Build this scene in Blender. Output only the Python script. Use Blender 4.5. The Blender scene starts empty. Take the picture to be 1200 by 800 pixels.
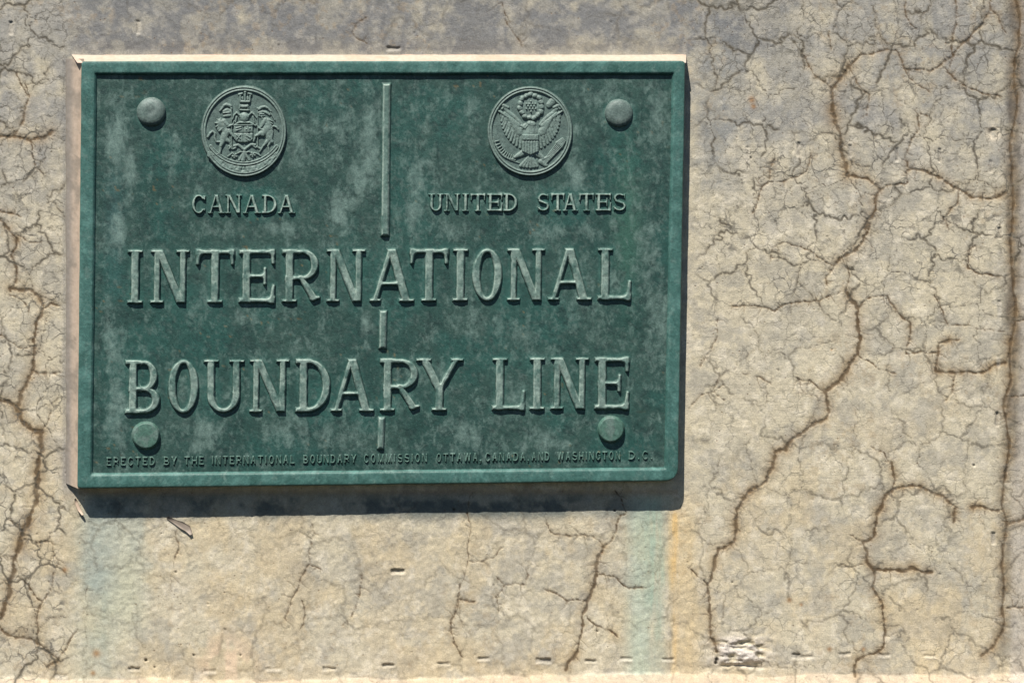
import bpy, math, random
import numpy as np
from mathutils import Vector, Matrix

# ------------------------------------------------------------------ camera, sky, sun, exposure
scene = bpy.context.scene
CAM = np.array([-0.16, -2.60, 0.0])
FPX = math.hypot(0.16, 2.60) * 1000.0            # focal length in photo pixels (1 px is about 1 mm on the wall)
cam_data = bpy.data.cameras.new('camera')
cam_data.sensor_width = 36.0
cam_data.lens = FPX * 36.0 / 1200.0
cam_data.clip_start = 0.05
cam_data.clip_end = 100.0
cam = bpy.data.objects.new('camera', cam_data)
scene.collection.objects.link(cam)
cam.location = CAM
FWD = Vector((0, 0, 0)) - Vector(CAM)
cam.rotation_euler = FWD.to_track_quat('-Z', 'Y').to_euler()
scene.camera = cam
f_ = np.array(FWD.normalized()); r_ = np.cross(f_, [0, 0, 1.0]); r_ /= np.linalg.norm(r_); u_ = np.cross(r_, f_)

SUN_DIR = Vector((0.50, 1.0, -1.86)).normalized()   # the way the light travels
world = bpy.data.worlds.new('World'); scene.world = world
world.use_nodes = True
wn = world.node_tree.nodes; wl = world.node_tree.links
sky = wn.new('ShaderNodeTexSky'); sky.sky_type = 'NISHITA'; sky.sun_disc = False; sky.altitude = 1200; sky.dust_density = 0.25; sky.ozone_density = 3.0; sky.air_density = 1.0
sky.sun_elevation = math.asin(-SUN_DIR.z)
sky.sun_rotation = math.atan2(-SUN_DIR.x, -SUN_DIR.y)
wl.new(sky.outputs[0], wn['Background'].inputs[0])
wn['Background'].inputs[1].default_value = 0.05
sun_data = bpy.data.lights.new('sun', 'SUN')
sun_data.energy = 5.0; sun_data.angle = math.radians(0.5); sun_data.color = (1.0, 0.955, 0.88)
sun = bpy.data.objects.new('sun', sun_data); scene.collection.objects.link(sun)
sun.rotation_euler = SUN_DIR.to_track_quat('-Z', 'Y').to_euler()
sun.location = (-1, -2, 4)
scene.view_settings.view_transform = 'Standard'
scene.view_settings.look = 'None'
scene.view_settings.gamma = 1.0
scene.view_settings.use_curve_mapping = False
scene.view_settings.exposure = 0.62

# ------------------------------------------------------------------ maths helpers
WLOC = {}

def P(u, v, h):
    """photo-measured position (u, v in mm-like units on the wall) at h mm in front of the wall -> metres"""
    u = np.asarray(u, float); v = np.asarray(v, float); h = np.asarray(h, float)
    u, v, h = np.broadcast_arrays(u, v, h)
    d = f_[:, None] * FPX + r_[:, None] * (u.ravel() - 600.0) - u_[:, None] * (v.ravel() - 400.0)
    y = -h.ravel() * 0.001
    t = (y - CAM[1]) / d[1]
    return (CAM[:, None] + d * t).T.reshape(u.shape + (3,))

def hash2(ix, iy, seed):
    n = (ix.astype(np.int64) * 374761393 + iy.astype(np.int64) * 668265263 + seed * 1442695041) & 0xffffffff
    n = ((n ^ (n >> 13)) * 1274126177) & 0xffffffff
    n = ((n ^ (n >> 16)) * 2246822519) & 0xffffffff
    n = n ^ (n >> 15)
    return (n & 0xffffff) / float(0xffffff)

def noise(u, v, s, seed=0, asp=1.0):
    x = u / s; y = v / (s * asp)
    ix = np.floor(x); iy = np.floor(y); fx = x - ix; fy = y - iy
    fx = fx * fx * fx * (fx * (fx * 6 - 15) + 10); fy = fy * fy * fy * (fy * (fy * 6 - 15) + 10)
    a = hash2(ix, iy, seed); b = hash2(ix + 1, iy, seed); c = hash2(ix, iy + 1, seed); d = hash2(ix + 1, iy + 1, seed)
    return (a + (b - a) * fx) * (1 - fy) + (c + (d - c) * fx) * fy

def fbm(u, v, s, seed=0, octs=4, asp=1.0, gain=0.5):
    t = 0; a = 1.0; n = 0
    for k in range(octs):
        t = t + a * noise(u + 17.3 * k, v - 9.1 * k, s, seed + 31 * k, asp); n += a; a *= gain; s *= 0.5
    return t / n

def sm(a, b, x):
    t = np.clip((x - a) / (b - a), 0, 1)
    return t * t * (3 - 2 * t)

def mix(a, b, t):
    return a + (b - a) * t

def mixc(c, col, t):
    return c + (np.array(col) - c) * t[..., None]

def cells(u, v, s, seed):
    """distance to the nearest border between jittered cells (in units of u, v)"""
    x = u / s; y = v / s
    ix = np.floor(x); iy = np.floor(y)
    best = np.full(x.shape, 9.0); bx = np.zeros_like(x); by = np.zeros_like(x)
    pts = []
    for j in (-1, 0, 1):
        for i in (-1, 0, 1):
            cx = ix + i; cy = iy + j
            px = cx + 0.1 + 0.8 * hash2(cx, cy, seed) - x; py = cy + 0.1 + 0.8 * hash2(cx, cy, seed + 7) - y
            d = px * px + py * py
            m = d < best
            best = np.where(m, d, best); bx = np.where(m, px, bx); by = np.where(m, py, by)
            pts.append((px, py))
    e = np.full(x.shape, 9.0)
    for px, py in pts:
        dx = px - bx; dy = py - by
        l = np.sqrt(dx * dx + dy * dy)
        dd = np.where(l > 1e-5, ((px + bx) * 0.5 * dx + (py + by) * 0.5 * dy) / np.maximum(l, 1e-5), 9.0)
        e = np.minimum(e, dd)
    return e * s

# ------------------------------------------------------------------ object helpers
def link(name, me, parent=None, mat=None):
    o = bpy.data.objects.new(name, me)
    scene.collection.objects.link(o)
    if mat: me.materials.append(mat)
    if parent: o.parent = parent
    return o

def grid_mesh(name, pts, quads, parent, mat, col=None, attrs=None, smooth=True):
    """pts (n,3) world metres; the object's origin is set to the middle of the mesh"""
    c = pts.mean(axis=0)
    p = pts - c
    me = bpy.data.meshes.new(name)
    me.vertices.add(len(p)); me.vertices.foreach_set('co', p.astype(np.float32).ravel())
    nf = len(quads)
    me.loops.add(nf * 4); me.loops.foreach_set('vertex_index', quads.astype(np.int32).ravel())
    me.polygons.add(nf); me.polygons.foreach_set('loop_start', np.arange(0, nf * 4, 4, dtype=np.int32))
    me.polygons.foreach_set('loop_total', np.full(nf, 4, dtype=np.int32))
    me.polygons.foreach_set('use_smooth', np.full(nf, smooth))
    me.update(calc_edges=True)
    if col is not None:
        a = me.color_attributes.new('Col', 'FLOAT_COLOR', 'POINT')
        a.data.foreach_set('color', (col if col.shape[1] == 4 else np.c_[col, np.ones(len(col))]).astype(np.float32).ravel())
    for k, val in (attrs or {}).items():
        a = me.attributes.new(k, 'FLOAT', 'POINT'); a.data.foreach_set('value', val.astype(np.float32).ravel())
    o = link(name, me, parent, mat)
    base = WLOC[parent.name] if parent else np.zeros(3)
    o.location = c - base
    WLOC[o.name] = c
    return o

def lattice(us, vs):
    U, V = np.meshgrid(us, vs)
    n = len(us); m = len(vs)
    i = np.arange(n * m).reshape(m, n)
    q = np.stack([i[:-1, :-1], i[1:, :-1], i[1:, 1:], i[:-1, 1:]], -1)
    return U, V, q

def relief(name, box, res, hf, base, parent, mat, colf=None, sink=0.35):
    """a solid raised piece: hf gives the height above its ground, negative outside it"""
    u0, u1, v0, v1 = box
    us = np.linspace(u0, u1, max(4, int((u1 - u0) / res) + 1)); vs = np.linspace(v0, v1, max(4, int((v1 - v0) / res) + 1))
    U, V, q = lattice(us, vs)
    h = hf(U, V)
    h = np.maximum(h, -sink)
    hh = h.ravel()
    q = q.reshape(-1, 4)
    keep = hh[q].max(axis=1) > -sink * 0.7
    q = q[keep]
    if len(q) == 0: raise RuntimeError(name)
    used = np.unique(q); rem = np.full(len(hh), -1); rem[used] = np.arange(len(used))
    pts = P(U, V, base(U, V) + h if callable(base) else base + h).reshape(-1, 3)[used]
    col = colf(U.ravel()[used], V.ravel()[used], hh[used]) if colf else None
    return grid_mesh(name, pts, rem[q], parent, mat, col)

def empty(name, label, cat, loc):
    o = bpy.data.objects.new(name, None); scene.collection.objects.link(o)
    o.empty_display_size = 0.05
    o.location = loc; o['label'] = label; o['category'] = cat
    WLOC[o.name] = np.array(loc, float)
    return o

# ------------------------------------------------------------------ materials
def mat_nodes(name):
    m = bpy.data.materials.new(name); m.use_nodes = True
    n = m.node_tree.nodes; l = m.node_tree.links
    return m, n, l, n['Principled BSDF']

def N(n, t, **kw):
    x = n.new(t)
    for k, v in kw.items(): setattr(x, k, v)
    return x

def noise_node(n, l, coord, scale, detail=6, rough=0.6, dist=0.0):
    t = n.new('ShaderNodeTexNoise'); t.inputs['Scale'].default_value = scale
    t.inputs['Detail'].default_value = detail; t.inputs['Roughness'].default_value = rough
    t.inputs['Distortion'].default_value = dist
    l.new(coord, t.inputs['Vector'])
    return t

def ramp(n, l, src, a, b, ca=(0, 0, 0, 1), cb=(1, 1, 1, 1)):
    r = n.new('ShaderNodeValToRGB')
    r.color_ramp.elements[0].position = a; r.color_ramp.elements[1].position = b
    r.color_ramp.elements[0].color = ca; r.color_ramp.elements[1].color = cb
    l.new(src, r.inputs[0])
    return r

def mixrgb(n, l, kind, a, b, fac=1.0):
    m = n.new('ShaderNodeMix'); m.data_type = 'RGBA'; m.blend_type = kind
    if hasattr(fac, 'is_linked') or not isinstance(fac, (int, float)): l.new(fac, m.inputs[0])
    else: m.inputs[0].default_value = fac
    for s, k in ((a, 6), (b, 7)):
        if isinstance(s, tuple): m.inputs[k].default_value = s
        else: l.new(s, m.inputs[k])
    return m.outputs[2]

def math_node(n, l, op, a, b=None):
    m = n.new('ShaderNodeMath'); m.operation = op
    for i, s in enumerate((a, b)):
        if s is None: continue
        if isinstance(s, (int, float)): m.inputs[i].default_value = s
        else: l.new(s, m.inputs[i])
    return m.outputs[0]

def concrete_material():
    m, n, l, b = mat_nodes('weathered_concrete')
    g = N(n, 'ShaderNodeNewGeometry').outputs['Position']
    ca = N(n, 'ShaderNodeAttribute', attribute_name='Col').outputs['Color']
    craze = N(n, 'ShaderNodeAttribute', attribute_name='craze').outputs['Fac']
    # warped coordinates for the hairline crazing
    w = noise_node(n, l, g, 45, 4, 0.6)
    sub = n.new('ShaderNodeVectorMath'); sub.operation = 'SUBTRACT'; l.new(w.outputs['Color'], sub.inputs[0]); sub.inputs[1].default_value = (.5, .5, .5)
    sc = n.new('ShaderNodeVectorMath'); sc.operation = 'SCALE'; l.new(sub.outputs[0], sc.inputs[0]); sc.inputs['Scale'].default_value = 0.028
    ad = n.new('ShaderNodeVectorMath'); ad.operation = 'ADD'; l.new(g, ad.inputs[0]); l.new(sc.outputs[0], ad.inputs[1])
    flat = n.new('ShaderNodeVectorMath'); flat.operation = 'MULTIPLY'; l.new(ad.outputs[0], flat.inputs[0]); flat.inputs[1].default_value = (1, 0, 1)
    vo = n.new('ShaderNodeTexVoronoi'); vo.feature = 'DISTANCE_TO_EDGE'; vo.inputs['Scale'].default_value = 62
    l.new(flat.outputs[0], vo.inputs['Vector'])
    line = ramp(n, l, vo.outputs['Distance'], 0.018, 0.062, (1, 1, 1, 1), (0, 0, 0, 1)).outputs[0]
    brk = ramp(n, l, noise_node(n, l, g, 26, 4, 0.7).outputs[0], 0.42, 0.62).outputs[0]
    hair = math_node(n, l, 'MULTIPLY', math_node(n, l, 'MULTIPLY', line, brk), craze)
    # grain and mottling
    fine = noise_node(n, l, g, 560, 4, 0.8).outputs[0]
    mid = noise_node(n, l, g, 130, 6, 0.72).outputs[0]
    big = noise_node(n, l, g, 17, 5, 0.65).outputs[0]
    c = mixrgb(n, l, 'MULTIPLY', ca, ramp(n, l, fine, 0.28, 0.72, (.76, .76, .76, 1), (1.26, 1.26, 1.25, 1)).outputs[0])
    c = mixrgb(n, l, 'MULTIPLY', c, ramp(n, l, mid, 0.3, 0.7, (.80, .81, .83, 1), (1.14, 1.13, 1.11, 1)).outputs[0])
    c = mixrgb(n, l, 'MULTIPLY', c, ramp(n, l, big, 0.3, 0.7, (.93, .93, .95, 1), (1.05, 1.04, 1.02, 1)).outputs[0])
    # tiny rust and dark specks
    sp = n.new('ShaderNodeTexVoronoi'); sp.inputs['Scale'].default_value = 160; sp.inputs['Randomness'].default_value = 1
    l.new(g, sp.inputs['Vector'])
    spm = math_node(n, l, 'MULTIPLY', ramp(n, l, sp.outputs['Distance'], 0.10, 0.2, (1, 1, 1, 1), (0, 0, 0, 1)).outputs[0],
                    ramp(n, l, noise_node(n, l, g, 55, 3, .6).outputs[0], 0.55, 0.62).outputs[0])
    c = mixrgb(n, l, 'MIX', c, (.17, .10, .05, 1), math_node(n, l, 'MULTIPLY', spm, 0.55))
    c = mixrgb(n, l, 'MIX', c, (.12, .11, .09, 1), math_node(n, l, 'MULTIPLY', hair, 0.8))
    l.new(c, b.inputs['Base Color'])
    b.inputs['Roughness'].default_value = 0.93
    b.inputs['Specular IOR Level'].default_value = 0.25
    hgt = math_node(n, l, 'ADD', math_node(n, l, 'MULTIPLY', fine, 0.9), math_node(n, l, 'MULTIPLY', mid, 0.8))
    hgt = math_node(n, l, 'SUBTRACT', hgt, math_node(n, l, 'MULTIPLY', hair, 0.35))
    hgt = math_node(n, l, 'SUBTRACT', hgt, math_node(n, l, 'MULTIPLY', spm, 0.5))
    bp = n.new('ShaderNodeBump'); bp.inputs['Distance'].default_value = 0.0010; bp.inputs['Strength'].default_value = 0.65
    l.new(hgt, bp.inputs['Height']); l.new(bp.outputs[0], b.inputs['Normal'])
    return m

def bronze_material():
    m, n, l, b = mat_nodes('patinated_bronze')
    g = N(n, 'ShaderNodeNewGeometry').outputs['Position']
    at = N(n, 'ShaderNodeAttribute', attribute_name='Col'); ca = at.outputs['Color']
    mp = n.new('ShaderNodeVectorMath'); mp.operation = 'MULTIPLY'; l.new(g, mp.inputs[0]); mp.inputs[1].default_value = (1, 1, .72)
    blo = noise_node(n, l, mp.outputs[0], 95, 9, 0.72, 0.3).outputs[0]
    bm = ramp(n, l, math_node(n, l, 'ADD', math_node(n, l, 'MULTIPLY', blo, 1.0), math_node(n, l, 'MULTIPLY', at.outputs['Alpha'], 0.26)), 0.53, 0.80).outputs[0]
    ca = mixrgb(n, l, 'MIX', ca, (.165, .245, .215, 1), math_node(n, l, 'MULTIPLY', bm, 0.80))
    fine = noise_node(n, l, g, 620, 4, 0.75).outputs[0]
    mid = noise_node(n, l, g, 260, 5, 0.75).outputs[0]
    c = mixrgb(n, l, 'MULTIPLY', ca, ramp(n, l, fine, 0.25, 0.75, (.74, .76, .77, 1), (1.26, 1.25, 1.24, 1)).outputs[0])
    c = mixrgb(n, l, 'MULTIPLY', c, ramp(n, l, mid, 0.3, 0.72, (.76, .78, .79, 1), (1.25, 1.22, 1.22, 1)).outputs[0])
    l.new(c, b.inputs['Base Color'])
    b.inputs['Metallic'].default_value = 0.0
    b.inputs['Specular IOR Level'].default_value = 0.34
    l.new(ramp(n, l, mid, 0.3, 0.7, (.36, .36, .36, 1), (.60, .60, .60, 1)).outputs[0], b.inputs['Roughness'])
    hgt = math_node(n, l, 'ADD', math_node(n, l, 'MULTIPLY', fine, 0.5), mid)
    bp = n.new('ShaderNodeBump'); bp.inputs['Distance'].default_value = 0.0007; bp.inputs['Strength'].default_value = 0.7
    l.new(hgt, bp.inputs['Height']); l.new(bp.outputs[0], b.inputs['Normal'])
    return m

def sealant_material():
    m, n, l, b = mat_nodes('aged_sealant')
    g = N(n, 'ShaderNodeNewGeometry').outputs['Position']
    ca = N(n, 'ShaderNodeAttribute', attribute_name='Col').outputs['Color']
    mid = noise_node(n, l, g, 210, 4, 0.6).outputs[0]
    c = mixrgb(n, l, 'MULTIPLY', ca, ramp(n, l, mid, 0.3, 0.7, (.86, .85, .83, 1), (1.08, 1.07, 1.07, 1)).outputs[0])
    l.new(c, b.inputs['Base Color']); b.inputs['Roughness'].default_value = 0.6
    bp = n.new('ShaderNodeBump'); bp.inputs['Distance'].default_value = 0.0005; bp.inputs['Strength'].default_value = 0.45
    l.new(mid, bp.inputs['Height']); l.new(bp.outputs[0], b.inputs['Normal'])
    return m

CONCRETE = concrete_material(); BRONZE = bronze_material(); SEALANT = sealant_material()

# ------------------------------------------------------------------ the cracked concrete wall
rnd = random.Random(11)
CR = [  # width, then points
 (3.4, (994,79),(975,104),(977,135),(984,155),(986,176),(992,199),(994,207)),
 (2.6, (994,206),(1016,209),(1031,223),(1024,250),(1014,268),(1019,262),(1012,278),(1002,294),(977,312)),
 (2.0, (977,312),(968,324),(970,335)), (1.8, (992,311),(996,324),(991,341)), (1.8, (986,341),(969,348),(932,354),(908,365),(884,358),(857,358)),
 (3.6, (991,341),(1006,361),(1005,375),(1008,395),(1005,415),(989,439),(967,459)),
 (3.0, (967,459),(972,483),(966,492),(948,500),(935,510),(921,527),(908,530),(898,564),(871,584),(861,611),(861,635),(842,643),(837,665)),
 (2.4, (837,665),(829,685),(832,719),(832,746),(840,763)), (1.5,(829,685),(816,673),(806,664)),
 (2.2, (1006,361),(1019,349),(1040,347),(1053,368),(1067,378),(1062,414),(1099,414)), (1.6,(1005,415),(1020,424),(1030,433),(1050,438)),
 (1.5, (977,312),(943,292),(918,284),(905,292),(902,308)), (2.0, (967,459),(950,446),(933,442)),
 (2.0, (1031,223),(1045,217),(1063,216),(1063,199),(1060,182),(1077,152),(1077,132)), (1.3,(1077,132),(1090,137)),
 (2.4, (1063,200),(1097,206),(1124,221),(1140,232),(1158,233),(1178,226)), (2.0,(1124,221),(1121,240),(1105,255),(1112,270)),
 (1.8, (908,186),(901,213),(893,219),(888,236),(881,250)), (1.6,(901,213),(925,209),(945,201),(950,180)), (1.4,(893,219),(885,208)),
 (2.7, (1190,-30),(1189,80),(1187,150),(1187,220),(1185,300),(1184,400),(1184,450),(1176,480),(1182,530),(1174,590),(1180,615),(1175,640),(1177,730),(1166,755),(1150,768)),
 (2.5, (1045,543),(1046,574),(1062,571),(1077,569),(1092,577),(1107,582),(1121,594),(1117,613)), (1.6,(1045,543),(1036,530),(1020,522)),
 (3.2, (1046,574),(1031,597),(1024,628),(1012,635),(1016,658),(1024,668),(1040,667),(1070,665),(1092,670)),
 (2.5, (1024,668),(1023,689),(1036,726),(1034,760),(1004,773),(1002,792)), (1.4,(1012,634),(995,626)), (1.4,(1016,658),(998,664),(985,660)),
 (2.4, (1137,594),(1155,595),(1171,598)), (2.4,(1178,425),(1158,434),(1141,437),(1119,437),(1097,435),(1100,402),(1124,398)),
 (1.8, (1119,437),(1114,462),(1106,470)), (2.0,(1145,288),(1134,294),(1134,314),(1154,321),(1178,326)), (1.3,(1112,382),(1137,381),(1164,387),(1178,388)),
 (1.6, (1112,382),(1102,360),(1095,345)), (2.2,(1178,712),(1200,712)), (2.4,(1180,615),(1205,605)), (1.6,(1186,375),(1204,375)), (1.6,(1184,465),(1210,463)),
 (2.2, (1117,67),(1137,44),(1161,10),(1165,-10)), (1.9,(1121,-5),(1117,40),(1117,67),(1090,84),(1060,81),(1050,59),(1009,64),(994,79)), (1.7,(1161,10),(1171,20),(1180,40)),
 (1.8, (975,104),(948,78),(940,60)), (1.7,(996,79),(1019,111),(1016,135),(1008,140)), (1.5,(1060,81),(1075,100),(1090,108)),
 (1.8, (1117,67),(1110,85),(1130,100),(1148,108),(1175,114)), (1.4,(969,36),(974,60)), (1.5,(1060,-5),(1062,20),(1075,35)),
 (2.4, (-5,255),(10,268),(20,280),(13,300),(20,316),(12,341)), (1.6,(20,275),(35,284),(50,283)),
 (3.0, (12,338),(34,339),(46,348),(51,361),(42,378),(39,398),(40,429),(34,442),(24,462)), (2.0,(51,361),(60,355),(72,358)), (2.2,(40,435),(55,437),(71,436)),
 (4.2, (24,462),(24,489),(37,503),(49,506),(50,528),(42,574),(42,591),(34,614),(20,648),(15,675),(10,699),(0,726)), (3.0,(-6,468),(12,472),(24,484)),
 (2.0, (-5,650),(8,650),(15,656)), (2.2,(20,675),(34,685),(50,705),(44,732),(44,753),(69,773),(54,783)), (2.8,(-5,730),(17,746),(44,753)),
 (1.8, (69,773),(79,756),(91,736)), (1.8,(27,631),(45,636),(61,635)), (1.5,(10,609),(20,614),(30,616)), (1.4,(61,635),(68,660),(62,680),(50,705)),
 (3.0, (-5,160),(17,160),(34,165),(48,162),(61,154)), (2.0,(30,95),(34,115),(28,140),(17,159)), (1.6,(34,115),(24,98),(20,81)), (2.2,(-5,248),(14,250),(25,254)),
 (1.6, (10,345),(22,350),(34,360),(33,370)), (1.5,(-3,392),(12,400),(22,408),(39,405)), (1.5,(49,506),(56,495),(60,480)), (1.5,(36,165),(40,190),(52,205)),
 (1.6, (720,574),(734,601),(727,604),(707,641),(699,672)), (3.0,(707,641),(699,672),(689,702),(680,746),(677,763),(663,785)),
 (2.0, (700,673),(724,678),(737,689),(754,689)), (1.9,(688,704),(665,704),(650,694),(636,689)), (2.1,(688,722),(704,734),(724,746)), (1.6,(707,640),(694,628),(650,626),(640,611)),
 (1.2, (555,574),(548,638),(538,692)), (1.8,(538,692),(528,726),(532,753),(543,770)), (2.2,(538,701),(548,704),(557,704)), (1.2,(548,658),(565,657),(579,653),(590,640)),
 (1.5, (582,675),(592,685),(616,685),(620,672)), (1.4,(592,685),(581,699),(584,717)), (1.3,(424,672),(420,700),(413,719),(400,733)),
 (1.6, (207,620),(209,635),(205,655)), (0.9,(205,655),(202,695)), (1.8,(364,660),(348,692),(340,710),(334,726)), (1.4,(331,675),(348,692)), (1.0,(366,612),(364,640),(364,660)),
 (1.4, (364,662),(378,668)), (1.3,(352,700),(358,720),(350,740)), (1.5,(600,36),(612,56)), (1.3,(430,20),(412,38),(432,52)), (1.2,(588,0),(592,24),(600,36)),
 (1.4, (843,436),(836,455),(850,470)), (1.4,(820,430),(838,400),(842,372)), (1.5,(870,437),(893,443),(905,452)), (1.4,(806,480),(825,462),(850,450)),
]

def jitter(pts, rnd, amp=1.0):
    p = [np.array(q, float) for q in pts]
    for lv in range(4):
        o = []
        for a, b in zip(p[:-1], p[1:]):
            d = b - a; L = np.hypot(*d)
            o.append(a)
            if L > 3.2:
                nrm = np.array((-d[1], d[0])) / max(L, 1e-6)
                o.append((a + b) / 2 + nrm * L * rnd.uniform(-0.115, 0.115) * amp)
        o.append(p[-1]); p = o
    return p

def build_wall():
    step = 1.2
    du = np.arange(-40, 1240.01, step); dv = np.arange(-40, 840.01, step)
    eu0 = np.array([-620, -420, -280, -180, -120, -80, -58]); eu1 = np.array([1258, 1280, 1320, 1380, 1480, 1620, 1820])
    ev0 = np.array([-540, -380, -240, -150, -90, -60]); ev1 = np.array([860, 900, 960, 1050, 1180, 1340])
    us = np.r_[eu0, du, eu1]; vs = np.r_[ev0, dv, ev1]
    U, V, q = lattice(us, vs)
    # traced cracks: distance fields rasterised locally
    crack = np.zeros(U.shape); halo = np.zeros(U.shape)
    def stamp(a, b, wa, wb):
        R = 16.0
        i0, i1 = np.searchsorted(us, [min(a[0], b[0]) - R, max(a[0], b[0]) + R]); j0, j1 = np.searchsorted(vs, [min(a[1], b[1]) - R, max(a[1], b[1]) + R])
        if i1 <= i0 or j1 <= j0: return
        x = U[j0:j1, i0:i1] - a[0]; y = V[j0:j1, i0:i1] - a[1]
        d = b - a; t = np.clip((x * d[0] + y * d[1]) / max(d @ d, 1e-6), 0, 1)
        ds = np.hypot(x - t * d[0], y - t * d[1]); w = wa + (wb - wa) * t
        c = np.clip(1.25 * (1 - sm(0.26, 0.72, ds / w)), 0, 1) * np.clip(w / 1.5, 0.35, 1)
        crack[j0:j1, i0:i1] = np.maximum(crack[j0:j1, i0:i1], c)
        hl = np.exp(-(ds / (1.55 * w + 0.7)) ** 1.5) * np.clip((w - 0.8) / 2.6, 0, 1)
        halo[j0:j1, i0:i1] = np.maximum(halo[j0:j1, i0:i1], hl)
    for cr in CR:
        w = cr[0] * (1.28 if cr[0] >= 2.4 else 1.05); p = jitter(cr[1:], rnd, 0.6 if cr[1][0] == 1190 else 1.0)
        n = len(p) - 1
        ws = [w * (rnd.uniform(0.35, 1.25)) * (0.55 if (k == 0 or k == n) and w < 2.5 else 1) for k in range(n + 1)]
        for k in range(n): stamp(p[k], p[k + 1], ws[k], ws[k + 1])
        # twigs leaving the main cracks
        for k in range(1, n):
            if rnd.random() < (0.20 if w > 1.7 else 0.10):
                a = p[k]; ang = math.atan2(*(p[k + 1] - p[k])[::-1]) + rnd.choice((-1, 1)) * rnd.uniform(0.7, 1.7)
                L = rnd.uniform(8, 26); q1 = a
                nn = 5
                for s in range(nn):
                    ang += rnd.uniform(-0.55, 0.55)
                    q2 = q1 + np.array((math.cos(ang), math.sin(ang))) * L / nn
                    stamp(q1, q2, 1.15 * (1 - s / (nn + 1)), 1.15 * (1 - (s + 1) / (nn + 1)) + .15); q1 = q2
    # where the crazing is dense
    right = sm(800, 840, U); left = 1 - sm(70, 84, U); top = 1 - sm(40, 66, V)
    upper = 1 - sm(230, 420, V)
    below = sm(575, 600, V) * (1 - right) * (1 - left)
    wgt = np.clip(right * (0.50 + 0.50 * upper) + left * 0.9 + top * (0.30 + 0.5 * sm(760, 900, U)) + below * 0.28, 0, 1)
    wu = U + 20 * (fbm(U, V, 30, 3, 4, 1, .6) - .5) + 4 * (noise(U, V, 5, 5) - .5); wv = V + 20 * (fbm(U, V, 30, 9, 4, 1, .6) - .5) + 4 * (noise(U, V, 5, 6) - .5)
    c1 = cells(wu, wv, 52, 21); c2 = cells(wu * 1.0 + 300, wv, 25, 77)
    for c_ in (c1, c2):
        gy, gx = np.gradient(c_, vs, us); c_ /=  np.clip(np.hypot(gx, gy), .35, 2.2)
    br1 = sm(0.26, 0.44, fbm(U, V, 40, 41, 3)); br2 = sm(0.33, 0.50, fbm(U, V, 42, 51, 3) + 0.10 * upper * np.maximum(right, left))
    mw = .7 + 1.3 * noise(U, V, 30, 43)
    med = (1 - sm(0.40, 1.25, c1 / mw)) * br1 * np.clip(wgt * 1.25, 0, 1)
    fin = (1 - sm(0.25, 0.95, c2)) * br2 * np.clip(wgt * (0.35 + 0.9 * upper), 0, 1) * 0.7
    crack_all = np.clip(np.maximum(crack, np.maximum(med, fin)), 0, 1)
    # depth
    big = fbm(U, V, 120, 1, 3) - .5; mid = fbm(U, V, 14, 2, 3) - .5; tiny = noise(U, V, 3.4, 8) - .5; tn2 = noise(U, V, 6.5, 18, 0.5) - .5
    rough_zone = 0.8 + 0.7 * np.exp(-((U - 160) / 60) ** 2 - ((V - 600) / 200) ** 2) + 0.6 * np.exp(-((U - 35) / 14) ** 2 - ((V - 562) / 10) ** 2)
    H = 1.6 * big + 0.6 * mid + (0.26 * tiny + 0.16 * tn2) * rough_zone
    H += 0.35 * (noise(U + V, (U - V) * 0.6, 5, 14) - .5) * below
    H += 0.22 * np.sin(V * 1.9 + 2 * noise(U, V, 90, 60)) * right * (noise(U, V, 50, 61) > 0.2) * 0.18
    H -= 0.75 * crack + 0.4 * np.maximum(med, fin)
    H -= 0.45 * halo
    mh = np.exp(-(c1 / 3.2) ** 2) * br1 * np.clip(wgt * 1.25, 0, 1) * sm(.35, .7, noise(U, V, 34, 47))
    # plates lift slightly differently between the cracks
    # board-end marks: short pressed dashes in rows
    mark = np.zeros(U.shape); rim = np.zeros(U.shape)
    def dash(x, y, lx, ly, d=1.5):
        m = (np.abs(U - x) < lx + 7) & (np.abs(V - y) < ly + 7)
        uu = U[m]; vv = V[m]
        e = np.hypot(np.maximum(np.abs(uu - x + 0.8 * (noise(uu, vv, 4, 90) - .5)) - lx, 0), np.maximum(np.abs(vv - y + 1.5 * (noise(uu, vv, 5, 91) - .5)) - ly, 0))
        mark[m] = np.maximum(mark[m], (1 - sm(0.3, 1.6, e)) * d)
        e2 = np.hypot(np.maximum(np.abs(uu - x) - lx, 0), np.maximum(np.abs(vv - y - 2.6) - ly, 0))
        rim[m] = np.maximum(rim[m], (1 - sm(0.4, 2.6, e2)) * 0.8)
    for x, y, lx, ly, d in ((157,783,6,1,1.3),(246,786,6,.8,.9),(320,783,7,.8,1.0),(386,783,7,.8,.9),(455,779,6,.8,1.4),(520,777,7,.6,1.0),(567,771,6,.8,1.6),(637,773,8,1.6,1.9),
                            (692,774,6,.6,1.1),(734,771,6,.7,1.4),(783,772,6,.6,1.0),(933,768,4,2,1.8),(945,769,7,.6,.9),(990,766,6,.8,1.1),(1036,767,6,.8,.9),(1090,768,6,.6,.9),(72,791,6,1,.9),
                            (466,669,7,1.2,2.0),(461,57,7,1.0,1.6),
                            (876,180,.8,8,1.3),(936,175,.8,7,1.5),(996,177,1,7,1.3),(1051,181,.7,7,1.2),(1101,182,.8,7,1.2),(1161,195,.8,6,1.2),
                            (1171,273,1.2,6,1.2),(1171,360,1,7,1.3),(1170,423,.8,6,.9),(1168,491,.8,7,1.4),(1164,630,1.2,6,1.5),(13,33,1.5,7,1.6),(162,32,1.2,7,1.7)):
        dash(x, y, lx, ly, d)
    vary = 0.35 + 1.1 * noise(U, V, 23, 95)
    mark = mark * vary; rim = rim * (1.5 - vary)
    H -= 1.2 * mark; H += 0.7 * rim
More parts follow.
